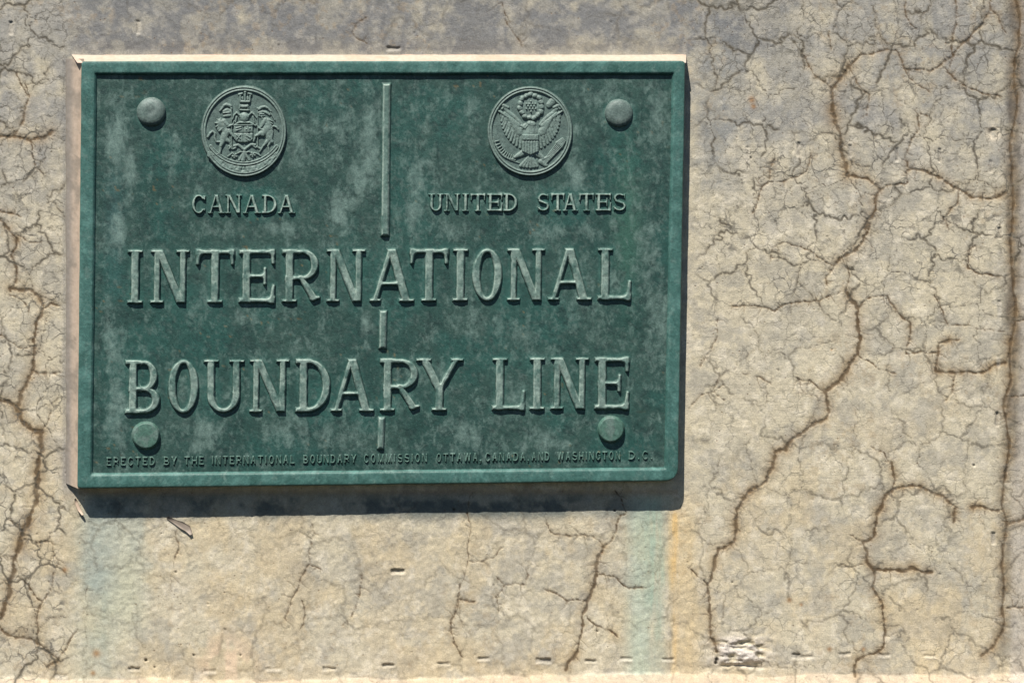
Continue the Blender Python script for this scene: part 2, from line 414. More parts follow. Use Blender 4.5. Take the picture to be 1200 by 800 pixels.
    # bug holes
    hole = np.zeros(U.shape)
    def pit(x, y, r, d):
        m = (np.abs(U - x) < r + 3) & (np.abs(V - y) < r + 3)
        e = np.hypot(U[m] - x, V[m] - y) / r
        hole[m] = np.maximum(hole[m], (1 - sm(0.45, 1.1, e)) * d)
    pit(1164, 156, 6.5, 2.0)
    for x, y, r, d in ((171,773,2.2,3),(181,781,1.5,2),(227,767,1.4,2),(206,670,1.5,2),(282,767,1.3,2),(532,597,1.9,2.5),(720,598,1.7,2.5),(880,185,1.4,1.5),(840,772,2.6,4),(839,776,2.3,4),(975,409,1.2,2),(264,737,1.2,1.6),(1141,545,1.9,1.6),(858,682,1.6,1.4),(700,739,1.3,2)):
        pit(x, y, r, d)
    for k in range(150):
        pit(rnd.uniform(0, 1200), rnd.uniform(0, 790), rnd.uniform(0.9, 1.5), rnd.uniform(0.4, 1.1))
    H -= hole
    # the spalled rough patch at the lower right
    gz = np.exp(-(((U - 866) / 32) ** 2) ** 1.5 - (((V - 762) / 17) ** 2) ** 1.5)
    gn = fbm(U, V, 11, 71, 4, 0.45)
    H += gz * (10.0 * (gn - .5) + 1.5)
    H -= 3.0 * np.exp(-((U - 868) / 26) ** 2 - ((V - 758) / 2.6) ** 2) * (gn + .2); H -= 3.2 * np.exp(-((U - 868) / 24) ** 2 - ((V - 780 - 1.5 * np.sin(U * .1)) / 2.4) ** 2)
    # form joint running down the right side
    jx = 1188 - 10 * sm(430, 620, V)
    H += 1.6 * np.exp(-((U - jx) / 10) ** 2) * (fbm(U, V, 9, 105, 4, 1.4, .65) - .5)
    H -= 1.5 * np.exp(-((U - jx - 5 * (noise(U, V, 16, 106, 2) - .5)) / 4.5) ** 2) * (0.45 + 0.8 * noise(U, V, 30, 100, 2))
    H -= 1.5 * sm(0, 8, U - jx)
    # the pour that stands proud along the foot of the wall
    foot = 790 + 3.5 * (noise(U, V, 60, 33) - .5) + 3.4 * (noise(U, V, 11, 34) - .5) + 6 * (1 - sm(300, 850, U))
    t = V - foot
    H += np.clip(t * 1.35, 0, 34) + 0.8 * sm(-3, 1, t)
    # bed the plaque flat
    bed = sm(98, 104, U) * (1 - sm(782, 790, U)) * sm(78, 84, V) * (1 - sm(552, 560, V))
    H = H * (1 - bed)
    # keep the coarse margin calm
    outer = np.maximum(np.maximum(sm(-44, -60, -(-U)) * 0, sm(40, 44, -U)), np.maximum(sm(1240, 1244, U), sm(40, 44, -V)))
    H = np.where(outer > 0.5, 1.2 * big, H)
    # ---------------- colour of the concrete
    n1 = fbm(U, V, 70, 201, 5); n2 = fbm(U, V, 26, 202, 5, 1.0, 0.62); n3 = fbm(U, V, 18, 203, 4, 2.6)
    C = np.zeros(U.shape + (3,)) + np.array((.470, .418, .310))
    C = mixc(C, (.50, .415, .280), 0.45 * sm(0.40, 0.70, fbm(U, V, 50, 205, 4)) * sm(420, 760, V))
    grey_amt = 0.75 * sm(0.47, 0.66, n2 * 0.55 + n1 * 0.45)
    C = mixc(C, (.285, .272, .240), grey_amt * (0.30 + 0.55 * (1 - sm(120, 480, V))))
    topg = (1 - sm(40, 330, V + 160 * (n1 - .5))) * (0.35 + 0.65 * np.clip(right + left + 1 * (V < 66), 0, 1))
    C = mixc(C, (.245, .238, .222), np.clip(topg * (0.64 + 2.2 * (n2 - .42)), 0, .85))
    band = (1 - sm(52, 66, V)) * sm(60, 130, U) * (1 - sm(780, 1000, U))
    C = mixc(C, (.165, .165, .165), np.clip(band * (0.78 + 2.0 * (n2 - .42)), 0, .9))
    edge = np.exp(-((V - 56) / 9) ** 2) * sm(80, 95, U) * (1 - sm(800, 815, U))
    C = mixc(C, (.13, .12, .11), 0.45 * edge * (0.4 + n3))
    C = mixc(C, (.20, .21, .21), np.clip(0.75 * np.exp(-((U - 832 - 50 * (n1 - .5)) / 34) ** 2 - ((V - 140) / 110) ** 2) * (.15 + 1.9 * (n2 - .35)), 0, 1))
    C = mixc(C, (.64, .58, .47), 0.40 * sm(0.52, 0.70, fbm(U, V, 13, 207, 4, 1, .7)) * (0.4 + 0.6 * sm(60, 260, V)))
    C = mixc(C, (.30, .28, .235), 0.55 * sm(0.52, 0.66, fbm(U, V, 32, 208, 5, 1, .7)))
    C = mixc(C, (.50, .385, .215), 0.30 * sm(.50, .66, fbm(U, V, 55, 215, 5, 1.3, .65)) * sm(380, 620, V))
    C = mixc(C, (.30, .22, .13), 0.30 * sm(.57, .70, fbm(U, V, 10, 216, 4, 1, .7)) * sm(.48, .6, fbm(U, V, 90, 217, 2)))
    # runs of verdigris and rust below the plaque, and a stained band darkened as its shadow
    dn = sm(574, 590, V)
    wob = 9 * (fbm(U * 0, V, 70, 301, 4) - .5)
    gL = np.exp(-((U - 112 - 12 * (noise(U, V, 60, 302, 2) - .5)) / 24) ** 2) * dn * (0.55 + 0.45 * np.exp(-((V - 690) / 110) ** 2))
    C = mixc(C, (.265, .325, .275), np.clip(gL * (0.30 + 0.8 * (n2 - .2)), 0, .85))
    C = mixc(C, (.30, .345, .32), np.clip(0.65 * dn * (1 - sm(120, 330, U)) * sm(84, 110, U) * (1 - sm(600, 790, V)) * sm(.35, .6, n1), 0, 1))
    C = mixc(C, (.47, .47, .33), 0.5 * np.exp(-((U - 148) / 22) ** 2 - ((V - 690) / 60) ** 2))
    st_ = fbm(U, V, 7, 309, 4, 9.0, .6)
    gR = np.exp(-np.abs((U - 771 - wob) / np.where(U < 771, 19, 12)) ** 2.0) * dn
    C = mixc(C, (.285, .370, .290), np.clip(gR * (0.60 + 1.6 * (st_ - .5) + .5 * (n2 - .5)) * (1 - .45 * sm(640, 790, V)), 0, .8))
    C = mixc(C, (.36, .46, .37), 0.5 * np.exp(-((U - 748) / 14) ** 2) * dn)
    oR = np.exp(-((U - 790 - wob * .6) / 6.5) ** 2) * sm(590, 610, V) * (1 - 0.55 * sm(640, 790, V))
    C = mixc(C, (.58, .37, .13), np.clip(oR * (0.50 + 1.6 * (st_ - .5)), 0, .7))
    C = mixc(C, (.62, .43, .18), 0.42 * np.exp(-((U - 806) / 13) ** 2) * sm(560, 610, V) * (n2 + .2))
    C = mixc(C, (.12, .145, .14), 0.55 * sm(572, 580, V) * (1 - sm(600, 612, V)) * sm(95, 110, U) * (1 - sm(720, 780, U)))  # teal algae stain, deepened so the plaque's cast shadow is partly painted
    C = mixc(C, (.060, .080, .080), np.clip(0.8 * dn * (1 - sm(596, 618, V + 14 * (n2 - .5))) * sm(95, 110, U) * (1 - sm(690, 760, U)) * sm(.36, .62, n2), 0, 1))  # darkest blotches of that stain, putting more shadow tone into the colour
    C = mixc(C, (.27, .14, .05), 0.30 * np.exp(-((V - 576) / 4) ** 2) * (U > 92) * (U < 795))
    # old sealant stain left of the bead
    C = mixc(C, (.17, .165, .16), 0.55 * np.exp(-((U - 76) / 3.2) ** 2) * sm(60, 75, V) * (1 - sm(560, 590, V)))
    C = mixc(C, (.22, .20, .19), 0.7 * np.exp(-((U - 78 - (V - 545) * .22) / 11) ** 2 - ((V - 553) / 38) ** 2) * (n2 + .25))
    # warm bleaching by the foot, the spall and the clean proud pour
    C = mixc(C, (.66, .49, .36), 0.6 * np.exp(-((U - 265) / 30) ** 2 - ((V - 772) / 26) ** 2) * sm(.42, .56, n3))
    C = mixc(C, (.50, .45, .40), np.clip(gz * 1.2, 0, 1) * sm(.35, .6, gn))
    C = mixc(C, (.37, .295, .215), sm(-1, 2, t) * (0.70 + .8 * (n2 - .5)))
    C = mixc(C, (.22, .17, .12), .6 * np.exp(-((t + 1) / 1.6) ** 2) * sm(.4, .6, noise(U, V, 26, 350)))
    C = mixc(C, (.40, .36, .32), sm(2, 10, U - jx) * 0.55)
    # dirt in and by the cracks, marks and the joint
    jd = np.exp(-((U - jx - 6 * (noise(U, V, 22, 407, 2) - .5)) / 10) ** 2) * (0.10 + 1.25 * fbm(U, V, 20, 401, 4, 2.0, .65)) * (V < 770)
    C = mixc(C, (.085, .068, .052), np.clip(jd, 0, .8) * (1 - 0.35 * sm(420, 640, V)))
    hb = np.clip(halo * (0.35 + 0.8 * noise(U, V, 22, 402)), 0, 1)
    C = mixc(C, (.235, .155, .075), hb * 0.85)
    C = mixc(C, (.20, .165, .11), mh * 0.42)
    C = mixc(C, (.085, .056, .030), crack * (0.62 + 0.36 * noise(U, V, 9, 409)))
    C = mixc(C, (.066, .056, .040), np.maximum(med, fin) * 0.88)
    C = mixc(C, (.10, .09, .08), np.clip(mark, 0, 1) * 0.40)
    C = mixc(C, (.60, .55, .46), np.clip(rim, 0, 1) * 0.45)
    C = mixc(C, (.03, .025, .02), np.clip(hole / 2.5, 0, 1) * 0.75 * (np.hypot(U - 1164, V - 156) > 12))
    rp = np.hypot(U - 1164, V - 157)
    C = mixc(C, (.58, .50, .38), 0.8 * np.exp(-((rp - 6) / 3.5) ** 2) * (.4 + .8 * n2)); C = mixc(C, (.09, .07, .05), .8 * np.exp(-((U - 1160) / 4) ** 2 - ((V - 152) / 2.5) ** 2))
    for x, y, r in ((881,117,4),(883,125,3),(974,410,1),(113,765,5),(109,788,3),(136,68,2),(76,667,3),(925,703,3),(972,760,3),(1012,760,2.6),(939,708,2)):
        C = mixc(C, (.26, .12, .03), 0.75 * np.exp(-((U - x) / r) ** 2 - ((V - y) / r) ** 2))
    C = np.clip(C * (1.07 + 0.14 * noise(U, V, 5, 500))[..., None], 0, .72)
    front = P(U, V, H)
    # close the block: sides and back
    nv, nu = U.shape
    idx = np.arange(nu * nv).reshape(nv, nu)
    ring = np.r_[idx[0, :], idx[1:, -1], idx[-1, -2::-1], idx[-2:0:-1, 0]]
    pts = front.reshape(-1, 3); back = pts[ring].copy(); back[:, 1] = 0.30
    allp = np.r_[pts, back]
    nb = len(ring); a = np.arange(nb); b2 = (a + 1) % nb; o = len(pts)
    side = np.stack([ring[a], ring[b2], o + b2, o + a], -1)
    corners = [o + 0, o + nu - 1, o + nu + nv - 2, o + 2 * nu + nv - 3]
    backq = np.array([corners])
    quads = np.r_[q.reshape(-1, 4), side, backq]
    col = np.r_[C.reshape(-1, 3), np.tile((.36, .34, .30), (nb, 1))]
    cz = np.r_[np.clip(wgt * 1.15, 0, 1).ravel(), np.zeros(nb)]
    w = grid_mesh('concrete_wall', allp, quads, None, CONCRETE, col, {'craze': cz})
    w['kind'] = 'structure'
    w['label'] = 'weathered cream and grey concrete wall covered in fine branching cracks'
    w['category'] = 'wall'
build_wall()

# ------------------------------------------------------------------ the bronze plaque
HS = 16.0            # face of the plate above the wall, mm
plaque = empty('boundary_plaque', 'green patinated bronze plaque with raised lettering and two round crests on cracked wall', 'plaque', P(448, 320, 0.0))

PALE = [(138,160,13,45,.8),(152,205,10,40,.6),(137,270,10,30,.7),(132,400,9,35,.6),(136,490,12,40,.9),(400,155,26,40,.45),(432,170,14,60,.8),(397,245,12,24,1.0),(420,215,20,40,.6),(350,170,14,25,.5),
        (552,128,7,12,.8),(486,210,12,30,.7),(484,248,10,20,.9),(492,190,22,10,.5),(676,215,9,22,.9),(670,170,10,40,.5),(700,110,22,14,.5),(771,150,13,45,.7),(760,300,16,60,.5),(772,380,14,70,.45),
        (280,372,22,14,.35),(240,340,9,20,.4),(427,380,6,16,.8),(380,290,14,20,.35),(530,270,24,12,.5),(640,270,26,10,.5),(690,272,20,10,.5),(325,268,26,9,.5),(260,272,22,9,.4),
        (240,510,30,24,.5),(340,510,36,22,.45),(400,512,26,18,.55),(560,380,26,18,.35),(600,470,20,24,.5),(550,510,30,22,.6),(645,515,26,16,.5),(610,395,18,18,.4),(480,440,12,30,.35),(204,175,7,22,.5),(680,360,16,20,.4),(716,340,12,30,.5),(735,200,10,30,.35)]

def bronze_col(u, v, h, kind='plate'):
    n1 = fbm(u, v, 46, 601, 4); n2 = fbm(u, v, 13, 602, 4, 1.25, .65); n3 = fbm(u, v, 7, 603, 3, 1.6, .6); n4 = noise(u, v, 2.2, 604)
    base = np.zeros(u.shape + (3,)) + np.array((.018, .055, .046))
    base = mixc(base, (.031, .070, .058), sm(.35, .7, n1) * 0.8)
    base = mixc(base, (.018, .074, .062), 0.7 * sm(.55, .75, fbm(u, v, 60, 611, 3)))
    p = np.zeros(u.shape)
    for x, y, a, b, w in PALE:
        p = np.maximum(p, w * np.exp(-((u - x) / a) ** 2 - ((v - y) / b) ** 2))
    pale = np.clip(sm(.50, .78, n2 * .62 + n3 * .38 + 0.22 * p) * (0.25 + 1.0 * p), 0, 1)
    base = mixc(base, (.070, .105, .095), 0.25 * p)
    base = mixc(base, (.040, .125, .088), 0.55 * np.exp(-((u - 735) / 16) ** 2 - ((v - 265) / 90) ** 2))
    base = mixc(base, (.075, .165, .165), 0.5 * np.exp(-((u - 134) / 10) ** 2 - ((v - 260) / 70) ** 2) * n2)
    base = mixc(base, (.20, .13, .05), 0.5 * sm(.93, .97, noise(u, v, 4.2, 640)) * sm(.6, .75, noise(u, v, 38, 641)))
    base = mixc(base, (.012, .030, .028), 0.55 * sm(.52, .75, fbm(u, v, 9, 650, 4, 1, .7))); base = mixc(base, (.075, .115, .10), .5 * sm(.58, .78, fbm(u, v, 5, 655, 3, 1, .7)))
    if kind == 'frame':
        f = np.zeros(u.shape + (3,)) + np.array((.044, .118, .102))
        f = mixc(f, (.095, .205, .180), 0.55 * sm(.48, .72, n2)); f = mixc(f, (.028, .082, .068), 0.6 * sm(.55, .75, fbm(u, v, 20, 660, 4)))
        base = f
    elif kind == 'letter':
        base = mixc(base, (.082, .150, .128), 0.75 * sm(.3, 2.4, h)); base = mixc(base, (.150, .215, .190), 0.6 * sm(.50, .70, n2) * sm(.5, 2, h)); base = mixc(base, (.33, .41, .35), .85 * np.exp(-((h - 3.3) / .7) ** 2) * sm(.25, .55, n3))  # last mix: pale rim near the top edge paints in a sunlit bevel
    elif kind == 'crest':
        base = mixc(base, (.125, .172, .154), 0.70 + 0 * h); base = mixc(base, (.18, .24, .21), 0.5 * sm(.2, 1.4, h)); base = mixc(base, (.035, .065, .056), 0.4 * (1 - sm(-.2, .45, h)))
    elif kind == 'bolt':
        base = mixc(base, (.10, .135, .122) if v.mean() < 300 else (.062, .130, .100), 0.8 + 0 * h); base = mixc(base, (.045, .08, .068), .35 * sm(.55, .75, fbm(u, v, 8, 670, 4, 1, .7))) * 1.15; base = mixc(base, (.15, .19, .175), 0.5 * sm(.45, .7, n2))
    elif kind == 'small':
        base = mixc(base, (.11, .19, .155), 0.75 * sm(.4, 1.5, h))
    amt = {'plate': 1.0, 'letter': .85, 'frame': .5, 'crest': .5, 'bolt': .35, 'small': .8}[kind]
    bloom = np.clip(p * amt + .34 * (n1 - .5), 0, 1)
    return np.concatenate([base * (0.84 + 0.32 * n4)[..., None], bloom[..., None]], -1)

OUT = ((95.5,72),(803,71.5),(794.5,563),(90.5,572)); INN = ((113.5,88),(787.5,88),(778.5,547.5),(108.5,554.5))

def quad_pt(Q, s, t):
    a, b, c, d = [np.array(x, float) for x in Q]
    s = np.asarray(s)[..., None]; t = np.asarray(t)[..., None]
    return (a * (1 - s) + b * s) * (1 - t) + (d * (1 - s) + c * s) * t

def right_inner(v): return 787.5 - 9.0 * (v - 88) / 460

# raised frame: loops round the plate, from the wall outwards and in again
def frame_mesh():
    nseg = (300, 210, 300, 210)
    Qm = [np.array(OUT, float), np.array(INN, float)]
    prof = [(-.02, 0.0), (-.012, 6.0), (0.0, HS + 1.6), (.012, HS + 3.0), (.05, HS + 3.9), (.09, HS + 4.1), (.3, HS + 4.15), (.5, HS + 4.1), (.7, HS + 4.15), (.80, HS + 4.1), (.86, HS + 3.7), (1.0, HS + .9), (1.04, HS - .6)]
    loops = []
    cent = Qm[0].mean(axis=0)
    for k, h in prof:
        pts = []
        for e in range(4):
            a = Qm[0][e] + (Qm[1][e] - Qm[0][e]) * k; b = Qm[0][(e + 1) % 4] + (Qm[1][(e + 1) % 4] - Qm[0][(e + 1) % 4]) * k
            t = np.linspace(0, 1, nseg[e], endpoint=False)[:, None]
            pts.append(a * (1 - t) + b * t)
        p = np.concatenate(pts)
        # hand-filed edges: rounded corners outside and slight waviness
        if k < 0.3:
            for ci, (cx, cy) in enumerate(OUT):
                R = (3.5, 4.5, 15, 3.0)[ci]
                sx = 1 if cx < 400 else -1; sy = 1 if cy < 300 else -1
                dx = (p[:, 0] - cx) * sx; dy = (p[:, 1] - cy) * sy
                m = (dx < R) & (dy < R)
                vx = R - dx[m]; vy = R - dy[m]; L = np.maximum(np.hypot(vx, vy), 1e-6); mx = np.maximum(vx, vy)
                f = np.minimum(1, mx / L * 1.0) if ci != 2 else np.minimum(1, mx / L * 1.0)
                w = 1 - (1 - f) * (1 - k / .3)
                p[m, 0] = cx + sx * (R - vx * w); p[m, 1] = cy + sy * (R - vy * w)
        wav = 0.7 * (fbm(p[:, 0], p[:, 1], 34, 720, 3) - .5)
        d = p - cent; d /= np.hypot(d[:, 0], d[:, 1])[:, None]
        p = p + d * wav[:, None]
        hh = h + (0.35 * (fbm(p[:, 0], p[:, 1], 12, 725, 2) - .5) if 3 < h - HS + 4 else 0)
        loops.append(np.c_[p, np.broadcast_to(hh, len(p))])
    n = len(loops[0]); L = np.concatenate(loops)
    i = np.arange(n); j = (i + 1) % n; qs = []
    for k in range(len(loops) - 1):
        qs.append(np.stack([k * n + i, k * n + j, (k + 1) * n + j, (k + 1) * n + i], -1)[:, ::-1])
    return grid_mesh('frame', P(L[:, 0], L[:, 1], L[:, 2]), np.concatenate(qs), plaque, BRONZE, bronze_col(L[:, 0], L[:, 1], L[:, 2], 'frame'))
fr = frame_mesh()

# ------------------------------------------------------------------ lettering: signed distances, negative inside
def seg(x, y, a, b, ra, rb=None):
    rb = ra if rb is None else rb
    dx, dy = b[0] - a[0], b[1] - a[1]
    t = np.clip(((x - a[0]) * dx + (y - a[1]) * dy) / (dx * dx + dy * dy), 0, 1)
    return np.hypot(x - a[0] - t * dx, y - a[1] - t * dy) - (ra + (rb - ra) * t)

def bar(x, y, x0, x1, y0, y1):                       # axis-aligned box with square ends
    cx, cy = (x0 + x1) / 2, (y0 + y1) / 2
    dx = np.abs(x - cx) - (x1 - x0) / 2; dy = np.abs(y - cy) - (y1 - y0) / 2
    return np.hypot(np.maximum(dx, 0), np.maximum(dy, 0)) + np.minimum(np.maximum(dx, dy), 0)

def slant(x, y, xb, xt, H, r):                       # straight stroke from (xb,0) to (xt,H), cut level
    L = math.hypot(xt - xb, H); nx, ny = H / L, -(xt - xb) / L
    return np.maximum(np.abs((x - xb) * nx + y * ny) - r, np.maximum(-y, y - H))

def ell(x, y, cx, cy, a, b):
    px, py = x - cx, y - cy
    k0 = np.hypot(px / a, py / b); k1 = np.hypot(px / (a * a), py / (b * b))
    return k0 * (k0 - 1) / np.maximum(k1, 1e-6)

def ring(x, y, cx, cy, a, b, tx, ty):                # ellipse ring, stroke tx at the sides, ty at top and bottom
    return np.maximum(ell(x, y, cx, cy, a, b), -ell(x, y, cx, cy, a - tx, b - ty))

def un(*d):
    r = d[0]
    for e in d[1:]: r = np.minimum(r, e)
    return r

def sun_(k, *d):
    r = d[0]
    for e in d[1:]:
        h = np.clip(.5 + .5 * (e - r) / k, 0, 1); r = e + (r - e) * h - k * h * (1 - h)
    return r

def serif(x, y, cx, yy, hw, th, up):                 # slab serif lying on yy
    return bar(x, y, cx - hw, cx + hw, yy, yy + th) if up else bar(x, y, cx - hw, cx + hw, yy - th, yy)

def letter_sdf(ch, x, y, W, H, s, n, sf):
    """s: half width of thick strokes, n: full thickness of thin strokes, sf: 1 with slab serifs, 0 plain"""
    k = 0.28 * n + 0.2
    e = s * 0.70 if sf else 0                        # serif overhang
    st = 2 * s
    th = n * 0.70
    ov = n * 0.8
    def stem(cx, lo=1, hi=1, ws=1.0):
        d = bar(x, y, cx - s * ws, cx + s * ws, 0, H)
        if sf:
            if lo: d = sun_(k, d, serif(x, y, cx, 0, s * ws + e, th, True))
            if hi: d = sun_(k, d, serif(x, y, cx, H, s * ws + e, th, False))
        return d
    if ch == 'I':
        return stem(W / 2) if sf else bar(x, y, W / 2 - s, W / 2 + s, 0, H)
    if ch == 'N':
        v = 0.80
        l = bar(x, y, e, e + st * v, 0, H); r = bar(x, y, W - e - st * v, W - e, 0, H)
        d = un(l, r, slant(x, y, W - e - s * 1.15, e + s * 1.15, H, s * .92))
        if sf:
            d = sun_(k, d, serif(x, y, e + s * v, 0, s * v + e, th, True), serif(x, y, e + s * v - .3 * e, H, s * v + e * .7, th, False), serif(x, y, W - e - s * v, H, s * v + e, th, False))
        return d
    if ch == 'T':
        d = sun_(k, stem(W / 2, 1, 0), bar(x, y, 0, W, H - n, H))
        if sf:
            t1 = un(seg(x, y, (n * .5, H - n * .5), (n * .35, H - n * 2.5), n * .5, n * .42), seg(x, y, (W - n * .5, H - n * .5), (W - n * .35, H - n * 2.5), n * .5, n * .42))
            d = sun_(n * .8, d, t1)
        return d
    if ch == 'E':
        d = sun_(k, bar(x, y, e, e + st, 0, H), bar(x, y, 0, W - n * .1, H - n, H), bar(x, y, 0, W - n * .1, 0, n), bar(x, y, e, W * .70, H * .5 - n * .45, H * .5 + n * .45))
        if sf:
            tip = un(seg(x, y, (W - n * .55, H - n * .5), (W - n * .4, H - n * 2.4), n * .5, n * .42), seg(x, y, (W - n * .6, n * .5), (W - n * .3, n * 3.0), n * .55, n * .42),
                     seg(x, y, (W * .72, H * .5 + n * 1.3), (W * .72, H * .5 - n * 1.3), n * .40))
            d = sun_(n * .8, d, tip)
        return d
    if ch == 'L':
        d = sun_(k, stem(e + s, 0, 1), bar(x, y, 0, W - n * .2, 0, n))
        if sf: d = sun_(n * .8, d, seg(x, y, (W - n * .6, n * .5), (W - n * .35, n * 3.3), n * .55, n * .42))
        return d
    if ch == 'H':
        return un(stem(e + s), stem(W - e - s), bar(x, y, e, W - e, H * .5 - n / 2, H * .5 + n / 2))
    if ch in 'RPBDK':
        d = stem(e + s)
        if ch == 'K':
            return un(d, slant(x, y, W * .95 - s, W * .3, H * .5, s))
        if ch == 'D':
            cx = W * .38
            rg = np.maximum(ring(x, y, cx, H / 2, W - cx, H / 2, st, n), cx - ov - x)
            return un(sun_(k, d, bar(x, y, 0, cx + ov, H - n, H), bar(x, y, 0, cx + ov, 0, n)), rg)
        y0 = H * .46
        cx = W * .52
        wr = W - (W * .04 if ch == 'R' else W * .08)
        b2 = (H - y0) / 2 + n * .25
        rg = np.maximum(ring(x, y, cx, H - b2, wr - cx, b2, st * .95, n), cx - ov - x)
        d = un(sun_(k, d, bar(x, y, 0, cx + ov * .7, H - n, H), bar(x, y, e, cx + ov * .7, H - 2 * b2, H - 2 * b2 + n)), rg)
        if ch == 'B':
            b3 = (H - 2 * b2 + n) / 2
            rg = np.maximum(ring(x, y, cx, b3, W - cx, b3, st, n), cx - ov - x)
            d = un(sun_(k, d, bar(x, y, 0, cx + ov * .7, 0, n)), rg)
        if ch == 'R':
            ym = H - 2 * b2 + n * .5
            leg = seg(x, y, (W * .50, ym), (W * .80, n * 1.1), s * .72, s * .88)
            if sf: leg = sun_(k, leg, seg(x, y, (W * .80, n * .75), (W - n * .35, n * .95), n * .6, n * .4))
            else: leg = np.maximum(leg, -y)
            d = sun_(k, d, leg)
        return d
    if ch == 'A':
        ap = W * .47
        l = slant(x, y, e + n * .5, ap, H, n * .55 if sf else s); r = slant(x, y, W - e - s, ap + s * .15, H, s if sf else s)
        d = un(l, r)
        fr = .30
        d = sun_(k, d, bar(x, y, e + ap * fr, W - e - (W - ap) * fr, H * fr, H * fr + n * .9))
        if sf:
            d = sun_(k, d, serif(x, y, e + n * .6, 0, n * .5 + e, th, True), serif(x, y, W - e - s, 0, s + e, th, True))
            d = sun_(k, d, bar(x, y, ap - s * .9, ap + s * .95, H - n * .5, H))
        return d
    if ch in 'OCGQ':
        d = ring(x, y, W / 2, H / 2, W / 2, H / 2 + n * .08, st, n)
        if ch != 'O':
            gap = np.maximum(W * .55 - x, np.abs(y - H * .5) - H * (.22 if ch == 'C' else .18))
            d = np.maximum(d, -gap)
            if ch == 'G': d = un(d, bar(x, y, W * .55, W, H * .42, H * .42 + n), bar(x, y, W - st, W, H * .12, H * .45))
            if ch == 'C' and sf: d = sun_(k, d, bar(x, y, W - n * 1.1, W - n * .1, H * .68, H * .95), bar(x, y, W - n * .9, W - n * .1, H * .12, H * .28))
        return d
    if ch == 'U':
        b2 = W / 2 - e
        yb = min(H * .36, b2 * 1.05)
        rg = np.maximum(ring(x, y, W / 2, yb, b2, yb, st * .93, n), y - yb - ov)
        l = bar(x, y, e, e + st * .93, yb - ov * .3, H); r = bar(x, y, W - e - st * .93, W - e, yb - ov * .3, H)
        d = un(rg, l, r)
        if sf: d = sun_(k, d, serif(x, y, e + s * .95, H, s + e, th, False), serif(x, y, W - e - s * .85, H, s + e, th, False))
        return d
    if ch == 'Y':
        m = H * .44
        d = sun_(k, bar(x, y, W / 2 - s, W / 2 + s, 0, m + s), np.maximum(seg(x, y, (W / 2 - s * .2, m), (e + s * .8, H), s * .95), y - H), np.maximum(seg(x, y, (W / 2 + s * .2, m), (W - e - n * .4, H), n * .55), y - H))
        if sf: d = sun_(k, d, serif(x, y, W / 2, 0, s + e, th, True), serif(x, y, e + s * .8, H, s + e, th, False), serif(x, y, W - e - n * .4, H, n * .6 + e, th, False))
        return d
    if ch == 'S':
        r1 = H * .27; up = ring(x, y, W / 2, H - r1, W * .47, r1, st * .85, n); lo = ring(x, y, W / 2, H * .28, W * .5, H * .28, st * .85, n)
        up = np.maximum(up, -np.maximum(W * .5 - x, np.abs(y - (H - r1 * 1.15)) - r1 * .45 ) )
        up = np.maximum(up, -np.maximum(W * .5 - x, y - (H - r1 * .95)))
        lo = np.maximum(lo, -np.maximum(x - W * .5, (H * .28) * .95 - y))
        d = un(up, lo, seg(x, y, (W * .22, H * .58), (W * .80, H * .43), n * .62))
        if sf: d = un(d, bar(x, y, W * .80, W * .93, H * .66, H * .97), bar(x, y, W * .05, W * .18, H * .03, H * .32))
        return d
    if ch == 'M':
        return un(bar(x, y, 0, st, 0, H), bar(x, y, W - st, W, 0, H), slant(x, y, W / 2, s, H, s * .9), slant(x, y, W / 2, W - s, H, s * .9))
    if ch == 'W':
        return un(slant(x, y, W * .27, s, H, s), slant(x, y, W * .27, W * .5, H, s), slant(x, y, W * .73, W * .5, H, s), slant(x, y, W * .73, W - s, H, s))
    if ch == '.':
        return np.hypot(x - W / 2, y - s) - s * 1.1
    if ch == ',':
        return un(np.hypot(x - W / 2, y - s) - s * 1.15, seg(x, y, (W / 2 + s * .3, s * .5), (W / 2 - s * .6, -s * 2.2), s * .8, s * .4))
    return bar(x, y, 0, W, 0, H)

def put_letter(ch, x0, x1, base_v, H, s, n, sf, ht, fl, res, kind):
    W = x1 - x0
    m = 1.2
    def hf(U, V):
        y = (base_v - V); x = U - x0 - 0.012 * y
        d = letter_sdf(ch, x, y, W, H, s, n, sf)
        d = d + 0.35 * fl * (noise(U, V, 3.0 * max(1, n / 3), 801) - .5) * .6
        t = np.clip(-d / fl, 0, 1)
        up = ht * (1 - (1 - t) ** 1.15) + 0.12 * ht * (noise(U, V, 5, 805) - .5) * t
        return np.where(d < 0, up, -np.minimum(d / 0.6, 1) * .4)
    b = (x0 - m - 1.5, x1 + m + 1.5, base_v - H - m - 1, base_v + (m if ch != ',' else 3.5) + 1)
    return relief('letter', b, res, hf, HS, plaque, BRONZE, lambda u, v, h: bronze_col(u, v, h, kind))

ROW1 = [('I',148.3,167.7),('N',175.3,222.3),('T',229,274.3),('E',279,322.3),('R',329.3,375.7),('N',381.7,428.3),('A',431.7,486),('T',479.8,525),('I',530,548.3),('O',552.3,589),('N',593.3,639),('A',640.7,694),('L',699.3,740)]
ROW2 = [('B',146,188.3),('O',195.7,233.3),('U',237.7,285.7),('N',291.3,339.3),('D',345.7,387.7),('A',386.2,439),('R',444.3,492.3),('Y',487.5,541.7),('L',575.7,615.7),('I',620,638.3),('N',644,690),('E',695.7,737.3)]
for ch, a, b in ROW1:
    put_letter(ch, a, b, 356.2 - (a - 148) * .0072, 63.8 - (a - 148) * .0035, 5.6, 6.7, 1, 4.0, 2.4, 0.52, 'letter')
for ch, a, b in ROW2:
    put_letter(ch, a, b, 485.0 - (a - 148) * .0093, 63.5 - (a - 148) * .003, 5.6, 6.7, 1, 4.0, 2.4, 0.52, 'letter')
